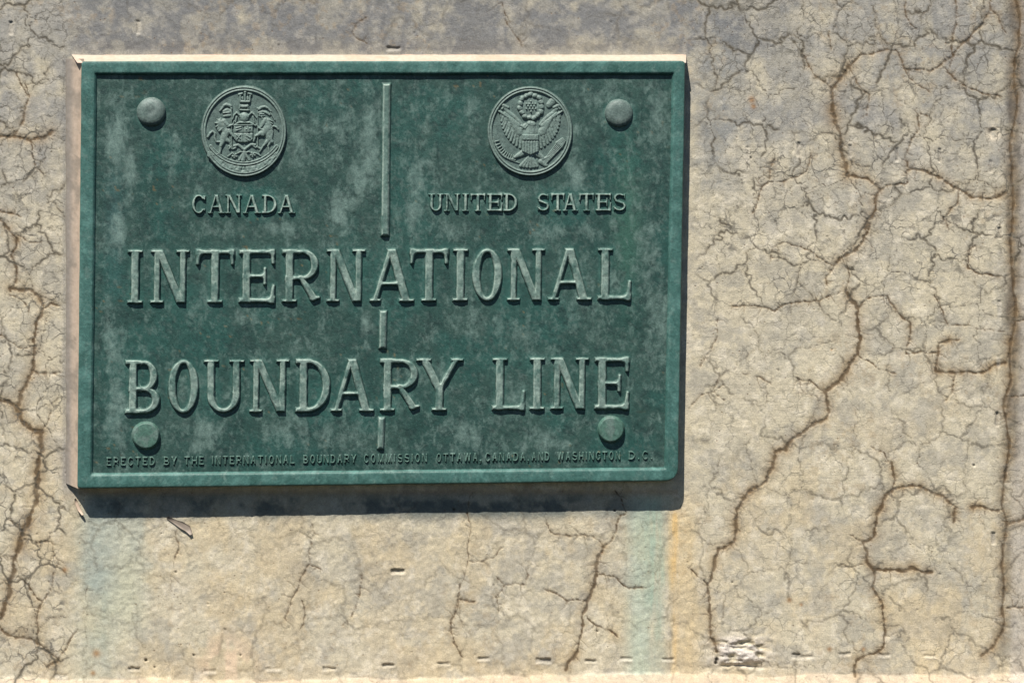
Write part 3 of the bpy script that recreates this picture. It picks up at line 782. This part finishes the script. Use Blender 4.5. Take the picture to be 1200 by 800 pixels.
ROW3 = [('C',224,241.5),('A',243,264),('N',263.5,283.8),('A',284,306),('D',306.5,324.8),('A',325,346.5)]
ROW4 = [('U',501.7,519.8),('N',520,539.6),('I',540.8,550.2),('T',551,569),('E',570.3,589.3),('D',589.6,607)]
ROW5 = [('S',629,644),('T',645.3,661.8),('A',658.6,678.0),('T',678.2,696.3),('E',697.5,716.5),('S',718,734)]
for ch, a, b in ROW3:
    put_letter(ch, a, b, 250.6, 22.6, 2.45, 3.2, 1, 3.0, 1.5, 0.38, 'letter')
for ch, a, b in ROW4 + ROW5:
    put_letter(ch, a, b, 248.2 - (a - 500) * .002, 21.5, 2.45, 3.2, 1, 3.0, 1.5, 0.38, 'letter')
# back plate
us = np.arange(100, 797, 2.0); vs = np.arange(78, 564, 2.0)
S, T, q = lattice(np.linspace(0, 1, 340), np.linspace(0, 1, 240))
pl = quad_pt(((104,79),(796,79),(787,556),(99,564)), S, T); U, V = pl[..., 0], pl[..., 1]
H = HS + 0.7 * (fbm(U, V, 60, 701, 3) - .5) + 0.28 * (noise(U, V, 9, 702) - .5) + .16 * (noise(U, V, 4.5, 703) - .5)
for x, y, a in ((148,107,.5),(155,127,.2),(164,165,.9),(710,163,.3)):       # crescent tool marks
    dx = (U - x) * math.cos(a) - (V - y) * math.sin(a); dy = (U - x) * math.sin(a) + (V - y) * math.cos(a)
    H -= 0.9 * np.exp(-(dx / 3.5) ** 2 - ((dy - .12 * dx * dx) / 1.3) ** 2)
near = np.full(U.shape, 30.0)
for rows, b0, sl, hh, ss, nn in ((ROW1, 356.2, .0072, 63, 5.6, 6.7), (ROW2, 485.0, .0093, 63, 5.6, 6.7), (ROW3, 250.6, 0, 22.6, 2.4, 3.2), (ROW4 + ROW5, 248.2, 0, 21.5, 2.4, 3.2)):
    for ch, a, b in rows:
        bv = b0 - (a - 148) * sl
        m = (U > a - 10) & (U < b + 10) & (V > bv - hh - 10) & (V < bv + 10)
        near[m] = np.minimum(near[m], letter_sdf(ch, U[m] - a, bv - V[m], b - a, hh, ss, nn, 1))
for cx, cy in ((177, 131), (725, 133), (171, 510), (716, 503)): near = np.minimum(near, np.hypot(U - cx, V - cy - 2) - 18)
near = near + 3 * (noise(U, V, 9, 760) - .4)
colr = bronze_col(U.ravel(), V.ravel(), H.ravel(), 'plate')
k_ = (0.60 * np.exp(-np.maximum(near, 0) / 3.0) * (.3 + .9 * noise(U, V, 16, 761))).ravel()
colr[:, :3] = mixc(colr[:, :3], (.034, .110, .092), k_); colr[:, 3] *= 1 - .6 * k_
grid_mesh('back_plate', P(U, V, H).reshape(-1, 3), q.reshape(-1, 4), plaque, BRONZE, colr)

WORDS = [('ERECTED',124.7,182),('BY',191.7,207.5),('THE',215.5,239.5),('INTERNATIONAL',247.7,346),('BOUNDARY',355,417.7),('COMMISSION',426,500.7),('OTTAWA,',511,564.5),('CANADA,',568.3,620.5),('AND',622.8,644.3),('WASHINGTON',652.7,727.3),('D.',736.3,750),('C.',752.3,765)]
WID = {'I': .42, 'M': 1.2, 'W': 1.35, '.': .40, ',': .42, 'E': .9, 'T': 1.0, 'L': .9}
for w, a, b in WORDS:
    tot = sum(WID.get(c, 1.0) for c in w) + 0.0; gap = 0.24
    unit = (b - a) / (tot + gap * (len(w) - 1)); x = a
    for c in w:
        ww = WID.get(c, 1.0) * unit
        put_letter(c, x, x + ww, 545.9 - (x - 124) * .0118, 10.4, 1.12, 2.0, 0, 1.9, .9, 0.34, 'small')
        x += ww + gap * unit

# ------------------------------------------------------------------ the boundary line: three raised bars
def line_bar(xt, xb, w, v0, v1):
    def hf(U, V):
        t = (V - v0) / (v1 - v0); c = xt + (xb - xt) * t
        d = np.maximum(np.abs(U - c - .25 * (noise(U, V, 9, 810) - .5)) - w / 2, np.maximum(v0 - V, V - v1))
        return np.where(d < 0, 4.3 * (1 - (1 - np.clip(-d / 3.6, 0, 1)) ** 1.4), -np.minimum(d / .6, 1) * .4)
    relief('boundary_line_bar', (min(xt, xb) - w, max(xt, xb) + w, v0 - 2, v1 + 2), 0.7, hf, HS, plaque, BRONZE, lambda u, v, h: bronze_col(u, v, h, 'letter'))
line_bar(453.2, 451.2, 11.5, 97, 277.5); line_bar(449.2, 448.2, 10.8, 362.7, 409.5); line_bar(447.3, 445.8, 9.8, 487.5, 527)

# ------------------------------------------------------------------ four rounded bolt caps
def bolt(cx, cy, r, dome, hh):
    def hf(U, V):
        d = np.hypot(U - cx, (V - cy)) + .5 * (noise(U, V, 14, 820) - .5)
        t = np.clip(1 - d / r, -1, 1)
        if dome: up = hh * np.sqrt(np.maximum(0, 1 - np.clip(d / r, 0, 1) ** 3.2)) - .5 * np.exp(-((U - cx) / 6) ** 2 - ((V - cy) / 6) ** 2)
        else: up = hh * (1 - (1 - np.clip(t * r / 3.2, 0, 1)) ** 2.2) + .8 * np.sqrt(np.maximum(0, 1 - (d / r) ** 2))
        up += .25 * (noise(U, V, 6, 822) - .5)
        return np.where(d < r, up, -np.minimum((d - r) / .6, 1) * .5)
    relief('bolt_cap', (cx - r - 2, cx + r + 2, cy - r - 2, cy + r + 2), 0.45, hf, HS, plaque, BRONZE, lambda u, v, h: bronze_col(u, v, h, 'bolt'), .45)
bolt(177.3, 131.5, 16.9, True, 6.6); bolt(725.3, 132.8, 16.6, True, 6.2); bolt(171, 510.3, 16.7, False, 5.0); bolt(716.2, 503, 16.2, False, 5.4)

# ------------------------------------------------------------------ the two crests
K = 0.1625
def disc(cx, cy, rx, ry):
    def hf(U, V):
        rr = np.hypot((U - cx) / rx, (V - cy) / ry); d = (rr - 1) * rx
        edge = np.clip(-d / 1.6, 0, 1)
        h = 3.6 * (1 - (1 - edge) ** 1.6)
        h -= 1.1 * np.exp(-((d + 3.2) / .65) ** 2)                       # groove between the two rims
        h -= 1.9 * sm(5.0, 6.3, -d)                                       # the sunk field
        h += .30 * (fbm(U, V, 12, 830, 3) - .5) * sm(6, 8, -d)
        return np.where(d < 0, h, -np.minimum(d / .6, 1) * .4)
    return relief('crest_disc', (cx - rx - 2, cx + rx + 2, cy - ry - 2, cy + ry + 2), 0.36, hf, HS, plaque, BRONZE, lambda u, v, h: bronze_col(u, v, np.clip((h - 1.5), 0, 3), 'crest'))
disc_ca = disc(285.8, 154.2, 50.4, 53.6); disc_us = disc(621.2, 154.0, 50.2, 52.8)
FIELD = HS + 1.6

def caps(x, y, lst):
    """rounded tapered strokes (ax, ay, bx, by, ra, rb, height) -> height field"""
    h = np.full(x.shape, -1.0)
    for ax, ay, bx, by, ra, rb, ht in lst:
        dx, dy = bx - ax, by - ay
        t = np.clip(((x - ax) * dx + (y - ay) * dy) / max(dx * dx + dy * dy, 1e-6), 0, 1)
        r = ra + (rb - ra) * t; d = np.hypot(x - ax - t * dx, y - ay - t * dy)
        q = d / r
        h = np.maximum(h, np.where(q < 1, ht * np.sqrt(np.maximum(1 - q * q, 0)), -np.minimum((d - r) * K / .6, 1) * .4))
    return h

def curve(pts, r0, r1, ht):
    n = len(pts) - 1; o = []
    for i in range(n):
        o.append((pts[i][0], pts[i][1], pts[i + 1][0], pts[i + 1][1], r0 + (r1 - r0) * i / n, r0 + (r1 - r0) * (i + 1) / n, ht))
    return o

def motif(name, parent, ox, oy, box, fn, base=FIELD):
    x0, x1, y0, y1 = box
    def hf(U, V):
        x = (U - ox) / K; y = (V - oy) / K
        h = fn(x, y)
        return h + np.where(h > 0, .22 * (noise(U, V, 1.6, 840) - .5), 0)
    relief(name, (ox + x0 * K, ox + x1 * K, oy + y0 * K, oy + y1 * K), 0.34, hf, base, parent, BRONZE, lambda u, v, h: bronze_col(u, v, h, 'crest'))

def bez(p0, p1, p2, n=8):
    return [((1 - t) ** 2 * p0[0] + 2 * (1 - t) * t * p1[0] + t * t * p2[0], (1 - t) ** 2 * p0[1] + 2 * (1 - t) * t * p1[1] + t * t * p2[1]) for t in [i / n for i in range(n + 1)]]

# --- the eagle crest (right)
OX, OY = 555, 90
def eagle_body(x, y):
    L = [(412, 400, 412, 540, 62, 46, 2.4), (418, 352, 414, 400, 34, 48, 2.7), (405, 338, 425, 345, 24, 26, 3.0), (392, 350, 366, 372, 14, 5, 2.4)]
    L += [(375, 540, 300, 580, 30, 14, 2.0), (300, 580, 262, 600, 10, 6, 1.5), (450, 545, 505, 590, 30, 14, 2.0), (505, 590, 530, 600, 10, 6, 1.5)]
    for ex in (340, 362, 386, 412, 436, 456): L.append((410, 565, ex, 652 - abs(ex - 405) * .15, 12, 14, 1.8))
    return caps(x, y, L)
def wing(side):
    def fn(x, y):
        X = x if side < 0 else 822 - x
        L = [(328, 400, 262, 300, 34, 18, 2.4), (262, 300, 185, 250, 18, 9, 2.2), (320, 352, 225, 262, 24, 10, 2.2)]
        n = 11
        for i in range(n):
            t = i / (n - 1)
            a = (185 + 140 * t, 252 + 150 * t)
            b = bez((202, 292), (205, 440), (335, 512), n - 1)[i]
            L.append((a[0] + 18, a[1] + 10, b[0], b[1], 13, 11, 1.35 + .35 * (i % 2)))
            if i % 2 == 0 and i > 1: L.append((a[0] + 25, a[1] + 5, (a[0] + b[0]) / 2 + 25, (a[1] + b[1]) / 2 + 5, 12, 10, 1.8))
        return caps(X, y, L)
    return fn
def shield_us(x, y):
    d = np.maximum(np.abs(x - 410) - 64, np.maximum(412 - y, y - (570 - np.abs(x - 410) * .45 ** 1)))
    h = 4.0 * (1 - (1 - np.clip(-d / 9, 0, 1)) ** 1.6)
    h = h - .8 * (y > 462) * (.5 + .5 * np.cos((x - 410) * 2 * math.pi / 19.5)) * (np.abs(x - 410) < 58) - 1.1 * np.exp(-((y - 461) / 4) ** 2)
    return np.where(d < 0, h, -np.minimum(d * K / .6, 1) * .4)
def cloud(x, y):
    L = []
    for i in range(15):
        a = i / 15 * 2 * math.pi; rr = 76 + 5 * (i % 2)
        L.append((414 + rr * math.cos(a), 214 + rr * 1.06 * math.sin(a), 414 + rr * 1.04 * math.cos(a + .1), 214 + rr * 1.1 * math.sin(a + .1), 19, 19, 2.7))
    L.append((414, 214, 414.1, 214, 74, 74, 1.1))
    h = caps(x, y, L)
    d = []
    for r, (cnt, yy) in enumerate(((1, 178), (4, 196), (3, 214), (4, 232), (1, 252))):
        for c in range(cnt): d.append((414 + (c - (cnt - 1) / 2) * 22, yy, 414.1 + (c - (cnt - 1) / 2) * 22, yy, 8, 8, 2.5))
    return np.maximum(h, caps(x, y, d))
def olive(x, y):
    L = curve(bez((300, 600), (190, 590), (148, 462)), 6, 4, 1.6)
    for i, (px, py) in enumerate(bez((285, 598), (195, 590), (150, 470), 9)):
        for s in (-1, 1):
            a = -2.2 + s * .75 + i * .13
            L.append((px, py, px + 34 * math.cos(a), py + 34 * math.sin(a), 9, 4, 1.7))
    L += [(262, 600, 330, 622, 5, 4, 1.4)]
    return caps(x, y, L)
def arrows(x, y):
    L = []
    for i in range(5):
        o = (i - 2) * 9
        L.append((500 + o * .4, 632 + o * .5, 628 + o, 480 + o * .8, 6, 6, 1.8))
        L.append((618 + o, 492 + o * .8, 652 + o * .5, 452 + o * .6, 13, 4, 2.1))
    L += [(485, 612, 522, 640, 22, 16, 2.0), (498, 595, 545, 575, 14, 9, 2.0)]
    return caps(x, y, L)
def scroll(side):
    def fn(x, y):
        X = x if side < 0 else 828 - x
        L = curve([(232, 232), (255, 262), (290, 285), (330, 325), (345, 345)], 17, 15, 1.5) + [(216, 208, 248, 222, 14, 12, 2.0), (205, 232, 228, 206, 9, 9, 1.6)]
        if side > 0: L += [(262, 180, 285, 205, 28, 24, 1.9)]
        else: L += [(335, 385, 375, 350, 20, 18, 1.9), (345, 355, 372, 372, 12, 12, 2.4)]
        return caps(X, y, L)
    return fn
motif('ribbon', disc_us, OX, OY, (150, 400, 150, 420), scroll(-1)); motif('ribbon', disc_us, OX, OY, (430, 680, 130, 420), scroll(1))
motif('wing', disc_us, OX, OY, (150, 420, 220, 550), wing(-1)); motif('wing', disc_us, OX, OY, (400, 670, 220, 550), wing(1))
motif('olive_branch', disc_us, OX, OY, (110, 350, 420, 650), olive); motif('arrow_sheaf', disc_us, OX, OY, (450, 690, 420, 680), arrows)
motif('eagle', disc_us, OX, OY, (230, 560, 300, 690), eagle_body); motif('star_cloud', disc_us, OX, OY, (290, 540, 100, 330), cloud); motif('shield', disc_us, OX, OY, (330, 490, 400, 590), shield_us)

# --- the crest with lion and unicorn (left)
OX, OY = 220, 90
def lion(x, y):
    L = [(238, 335, 250, 352, 36, 38, 2.6), (262, 322, 285, 350, 22, 16, 2.9), (232, 372, 290, 392, 26, 26, 2.2), (278, 395, 258, 445, 32, 26, 2.5), (262, 440, 240, 500, 28, 14, 2.6), (240, 500, 232, 548, 13, 9, 2.2), (232, 550, 210, 560, 9, 7, 1.8),
         (272, 450, 300, 470, 22, 12, 2.2), (300, 470, 318, 512, 10, 8, 1.8), (296, 390, 330, 432, 16, 10, 2.5), (286, 362, 326, 345, 13, 9, 2.5), (326, 345, 336, 320, 8, 6, 2.0), (252, 370, 228, 392, 14, 10, 2.6)]
    L += curve([(240, 470), (206, 470), (194, 440), (196, 408), (178, 394), (160, 410), (146, 434)], 8, 11, 1.9)
    for i in range(7): a = i * .7; L.append((240, 340, 240 + 42 * math.cos(a + 1.2), 340 + 42 * math.sin(a + 1.2), 10, 6, 2.2))
    return caps(x, y, L)
def unicorn(x, y):
    L = [(548, 330, 530, 362, 20, 12, 2.7), (560, 312, 548, 330, 20, 20, 2.7), (530, 285, 548, 318, 4, 8, 2.0), (572, 320, 580, 372, 26, 34, 2.5), (575, 370, 540, 412, 36, 26, 2.7), (535, 405, 488, 428, 22, 11, 2.7), (488, 428, 476, 466, 10, 8, 2.4),
         (560, 395, 512, 368, 16, 10, 2.3), (512, 368, 498, 346, 9, 7, 2.0), (582, 400, 590, 452, 30, 24, 2.5), (590, 450, 606, 470, 24, 14, 2.3), (600, 462, 580, 500, 13, 9, 2.1), (580, 500, 588, 545, 8, 8, 1.9), (580, 460, 545, 500, 18, 9, 2.2), (545, 500, 520, 540, 9, 7, 1.9)]
    L += curve([(606, 440), (612, 400), (600, 372), (618, 356), (640, 364), (652, 380)], 8, 8, 1.9)
    for i in range(5): L.append((590, 310 + i * 18, 612, 322 + i * 18, 8, 5, 2.0))
    return caps(x, y, L)
def shield_ca(x, y):
    d = np.maximum(np.abs(x - 402) - 72, np.maximum(345 - y, y - (478 - ((x - 402) / 72) ** 4 * 34)))
    h = 2.3 * (1 - (1 - np.clip(-d / 9, 0, 1)) ** 1.6) - .8 * np.exp(-((x - 402) / 4) ** 2) - .8 * np.exp(-((y - 405) / 4) ** 2)
    L = [(350, 370, 385, 362, 7, 7, 3.2), (350, 388, 385, 378, 7, 7, 3.2), (432, 362, 440, 395, 10, 14, 3.4), (420, 380, 452, 372, 6, 6, 3.2), (352, 420, 380, 450, 7, 7, 3.2), (380, 420, 355, 452, 7, 7, 3.2), (425, 425, 450, 440, 9, 9, 3.2), (418, 445, 440, 460, 6, 6, 3.0), (340, 350, 465, 350, 7, 7, 3.0)]
    h = np.where(d < 0, np.maximum(h, caps(x, y, L)), -np.minimum(d * K / .6, 1) * .4)
    return h
def helm(x, y):
    L = [(408, 292, 408, 302, 38, 32, 3.2), (372, 330, 445, 330, 10, 10, 2.4), (372, 330, 330, 352, 10, 7, 2.0), (445, 330, 490, 352, 10, 7, 2.0)]
    L += curve([(375, 280), (355, 258), (335, 275), (322, 310)], 9, 7, 2.0) + curve([(440, 280), (462, 258), (482, 275), (500, 300)], 9, 7, 2.0)
    L += [(378, 240, 440, 242, 9, 9, 2.4), (390, 215, 428, 215, 16, 15, 2.8), (380, 206, 372, 232, 7, 6, 2.4), (432, 205, 436, 232, 7, 6, 2.4), (352, 290, 345, 330, 9, 6, 2.1), (470, 290, 480, 332, 9, 6, 2.1)]
    return caps(x, y, L)
def crown(x, y):
    L = [(384, 180, 444, 180, 11, 11, 2.5), (380, 172, 378, 140, 8, 8, 2.2), (448, 172, 450, 140, 8, 8, 2.2), (414, 172, 414, 122, 8, 7, 2.4), (414, 112, 414.1, 112, 11, 11, 2.6), (372, 128, 392, 122, 11, 9, 2.2), (438, 122, 456, 128, 9, 11, 2.2), (395, 150, 396, 165, 8, 8, 2.0), (432, 150, 433, 165, 8, 8, 2.0)]
    return caps(x, y, L)
def flag(side):
    def fn(x, y):
        if side < 0:
            L = [(315, 238, 317, 505, 4.5, 4.5, 1.9), (315, 230, 315.1, 230, 9, 9, 2.2)]
            L += curve([(308, 212), (280, 200), (262, 208), (245, 232), (232, 246)], 15, 8, 1.8) + curve([(308, 250), (285, 240), (262, 250)], 15, 13, 1.5) + [(300, 278, 262, 284, 13, 10, 1.4), (300, 258, 258, 262, 8, 8, 1.9)]
        else:
            L = [(503, 238, 505, 500, 4.5, 4.5, 1.9), (503, 230, 503.1, 230, 9, 9, 2.2)]
            L += curve([(512, 236), (530, 222), (555, 216), (580, 228), (600, 250)], 13, 8, 1.8) + curve([(515, 262), (540, 252), (565, 258), (590, 275)], 13, 9, 1.5) + [(520, 280, 552, 282, 12, 9, 1.4), (600, 262, 628, 312, 7, 5, 1.6), (520, 268, 548, 270, 6, 6, 2.1)]
        return caps(x, y, L)
    return fn
def chest_ribbon(x, y):
    L = curve([(335, 500), (365, 492), (385, 508), (408, 528), (432, 508), (455, 490), (485, 492)], 12, 12, 1.8) + [(345, 512, 330, 520, 9, 7, 1.6), (475, 500, 490, 512, 9, 7, 1.6), (300, 500, 320, 520, 10, 9, 1.6), (500, 505, 525, 520, 10, 9, 1.6), (300, 520, 315, 500, 7, 7, 2.0)]
    return caps(x, y, L)
def flowers(x, y):
    L = []
    for cx, cy in ((338, 570), (470, 562)):
        for i in range(5): a = i * 1.257 + .4; L.append((cx + 12 * math.cos(a), cy + 12 * math.sin(a), cx + 15 * math.cos(a), cy + 15 * math.sin(a), 9, 9, 1.9))
        L.append((cx, cy, cx + .1, cy, 7, 7, 2.4))
    L += [(408, 545, 400, 600, 15, 20, 2.0), (395, 560, 370, 605, 10, 12, 1.8), (418, 560, 445, 600, 10, 12, 1.8)] + curve([(290, 575), (310, 560), (325, 548)], 7, 6, 1.6) + curve([(362, 552), (380, 542), (400, 548)], 7, 6, 1.7) + curve([(490, 552), (510, 560), (525, 572)], 7, 6, 1.6) + curve([(420, 548), (440, 540), (455, 548)], 7, 6, 1.7)
    return caps(x, y, L)
def motto(k):
    def fn(x, y):
        if k == 0:
            cx, cy, r, w, a0, a1, ht = 404, 335, 292, 17, .62, 2.52, 1.9
        else:
            cx, cy, r, w, a0, a1, ht = 404, 345, 325, 26, .75, 2.42, 1.6
        a = np.arctan2(y - cy, x - cx); rr = np.hypot(x - cx, y - cy)
        aa = np.clip(a, a0, a1)
        d = np.hypot(x - cx - r * np.cos(aa), y - cy - r * np.sin(aa)) * np.where((a > a0) & (a < a1), 1, 1) - w
        h = ht * (1 - (1 - np.clip(-d / 7, 0, 1)) ** 1.6)
        if k == 0: h = h - .55 * sm(9, 12, -d)
        else: h = h + .9 * (noise(x, y, 16, 861) - .5) - .9 * np.exp(-((np.abs(x - 404) - 14 - (y - 668) * .3) / 5) ** 2)
        return np.where(d < 0, h, -np.minimum(d * K / .6, 1) * .4)
    return fn
motif('motto_ribbon', disc_ca, OX, OY, (140, 680, 480, 710), motto(1)); motif('motto_ribbon', disc_ca, OX, OY, (140, 680, 470, 680), motto(0))
motif('flag', disc_ca, OX, OY, (200, 340, 180, 530), flag(-1)); motif('flag', disc_ca, OX, OY, (480, 650, 180, 530), flag(1))
motif('helmet', disc_ca, OX, OY, (300, 520, 180, 370), helm); motif('crown', disc_ca, OX, OY, (350, 480, 90, 205), crown)
motif('flowers', disc_ca, OX, OY, (270, 545, 525, 635), flowers); motif('chest_ribbon', disc_ca, OX, OY, (280, 545, 475, 550), chest_ribbon)
motif('shield', disc_ca, OX, OY, (315, 490, 330, 490), shield_ca); motif('lion', disc_ca, OX, OY, (120, 350, 280, 580), lion); motif('unicorn', disc_ca, OX, OY, (460, 670, 270, 570), unicorn)

# ------------------------------------------------------------------ sealant round the plaque
seal = empty('sealant', 'cream sealant bead along the left and top edges of the green plaque, torn below', 'sealant', P(84, 320, 0.0))

def sweep(name, path_a, path_b, prof, colf, n, seed):
    """path_a: outer line on the wall, path_b: line on the plaque's side; prof: (0..1 across, height mm)"""
    t = np.linspace(0, 1, n)
    a = np.array(path_a[0]) + (np.array(path_a[1]) - np.array(path_a[0])) * t[:, None]
    b = np.array(path_b[0]) + (np.array(path_b[1]) - np.array(path_b[0])) * t[:, None]
    rows = []; cols = []
    for k, h in prof:
        p = a + (b - a) * k
        w = (fbm(p[:, 0], p[:, 1], 22, seed, 3) - .5)
        p = p + (np.array(path_b[0]) - np.array(path_a[0])) / 20 * w[:, None] * (2.4 if k < .3 else .5)
        hh = h + (0.9 if h > 0 else 0.0) * (fbm(p[:, 0] + 40, p[:, 1], 14, seed + 3, 3) - .5)
        rows.append(np.c_[p, hh]); cols.append(colf(p[:, 0], p[:, 1], k))
    A = np.concatenate(rows); C = np.concatenate(cols); m = len(prof)
    i = np.arange(n - 1); qs = []
    for r in range(m - 1): qs.append(np.stack([r * n + i, r * n + i + 1, (r + 1) * n + i + 1, (r + 1) * n + i], -1))
    return grid_mesh(name, P(A[:, 0], A[:, 1], A[:, 2]), np.concatenate(qs), seal, SEALANT, C)

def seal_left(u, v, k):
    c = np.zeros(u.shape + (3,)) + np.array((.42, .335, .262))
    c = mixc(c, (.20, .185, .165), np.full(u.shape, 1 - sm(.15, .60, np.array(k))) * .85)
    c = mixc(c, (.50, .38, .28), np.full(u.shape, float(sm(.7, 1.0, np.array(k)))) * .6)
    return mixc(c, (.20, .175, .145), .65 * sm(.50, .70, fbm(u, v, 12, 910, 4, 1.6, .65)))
def seal_top(u, v, k):
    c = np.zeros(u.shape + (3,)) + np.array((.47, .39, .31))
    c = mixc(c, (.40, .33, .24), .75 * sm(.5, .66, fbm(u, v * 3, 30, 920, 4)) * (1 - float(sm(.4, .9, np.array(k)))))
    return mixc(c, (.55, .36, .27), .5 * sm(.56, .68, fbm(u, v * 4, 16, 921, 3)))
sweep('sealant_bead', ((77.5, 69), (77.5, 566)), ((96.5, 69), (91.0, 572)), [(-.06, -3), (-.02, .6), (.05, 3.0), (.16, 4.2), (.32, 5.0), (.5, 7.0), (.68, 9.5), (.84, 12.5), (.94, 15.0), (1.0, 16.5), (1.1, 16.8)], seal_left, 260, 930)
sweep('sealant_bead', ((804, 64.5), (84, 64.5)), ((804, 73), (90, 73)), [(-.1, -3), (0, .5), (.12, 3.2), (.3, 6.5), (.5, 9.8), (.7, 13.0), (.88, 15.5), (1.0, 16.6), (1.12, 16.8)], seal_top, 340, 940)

def tag_flap(pts, widths, hs, thick, colr):
    """a torn tongue of dried sealant: strip with thickness"""
    P0 = []; n = len(pts); m = 5
    for side in (0, 1):
        for i in range(n):
            p = np.array(pts[i], float); d = np.array(pts[min(i + 1, n - 1)], float) - np.array(pts[max(i - 1, 0)], float)
            nn = np.array((-d[1], d[0])); nn = nn / np.hypot(*nn)
            for j in range(m):
                s = (j / (m - 1) - .5); q_ = p + nn * widths[i] * s
                P0.append((q_[0], q_[1], hs[i] + 1.6 * (s * s) * (widths[i] / 8) - side * thick))
    A = np.array(P0); qs = []
    for side in (0, 1):
        o = side * n * m
        for i in range(n - 1):
            for j in range(m - 1):
                f = [o + i * m + j, o + i * m + j + 1, o + (i + 1) * m + j + 1, o + (i + 1) * m + j]
                qs.append(f if side else f[::-1])
    o = n * m
    for i in range(n - 1):
        qs.append([i * m, (i + 1) * m, o + (i + 1) * m, o + i * m]); qs.append([i * m + m - 1, o + i * m + m - 1, o + (i + 1) * m + m - 1, (i + 1) * m + m - 1])
    for j in range(m - 1):
        qs.append([j, o + j, o + j + 1, j + 1]); k = (n - 1) * m; qs.append([k + j, k + j + 1, o + k + j + 1, o + k + j])
    return grid_mesh('torn_flap', P(A[:, 0], A[:, 1], A[:, 2]), np.array(qs), seal, SEALANT, np.tile(colr, (len(A), 1)))
tag_flap([(196, 606), (205, 611), (213, 615), (220, 619), (224, 626)], [3, 5, 8, 8, 3], [.5, .8, 1.2, 1.8, 2.6], .8, (.25, .205, .165))
tag_flap([(88, 584), (90, 590), (93, 597), (97, 603)], [2, 4, 4, 2], [1.0, 2.0, 3.6, 5.0], 1.2, (.46, .35, .26))
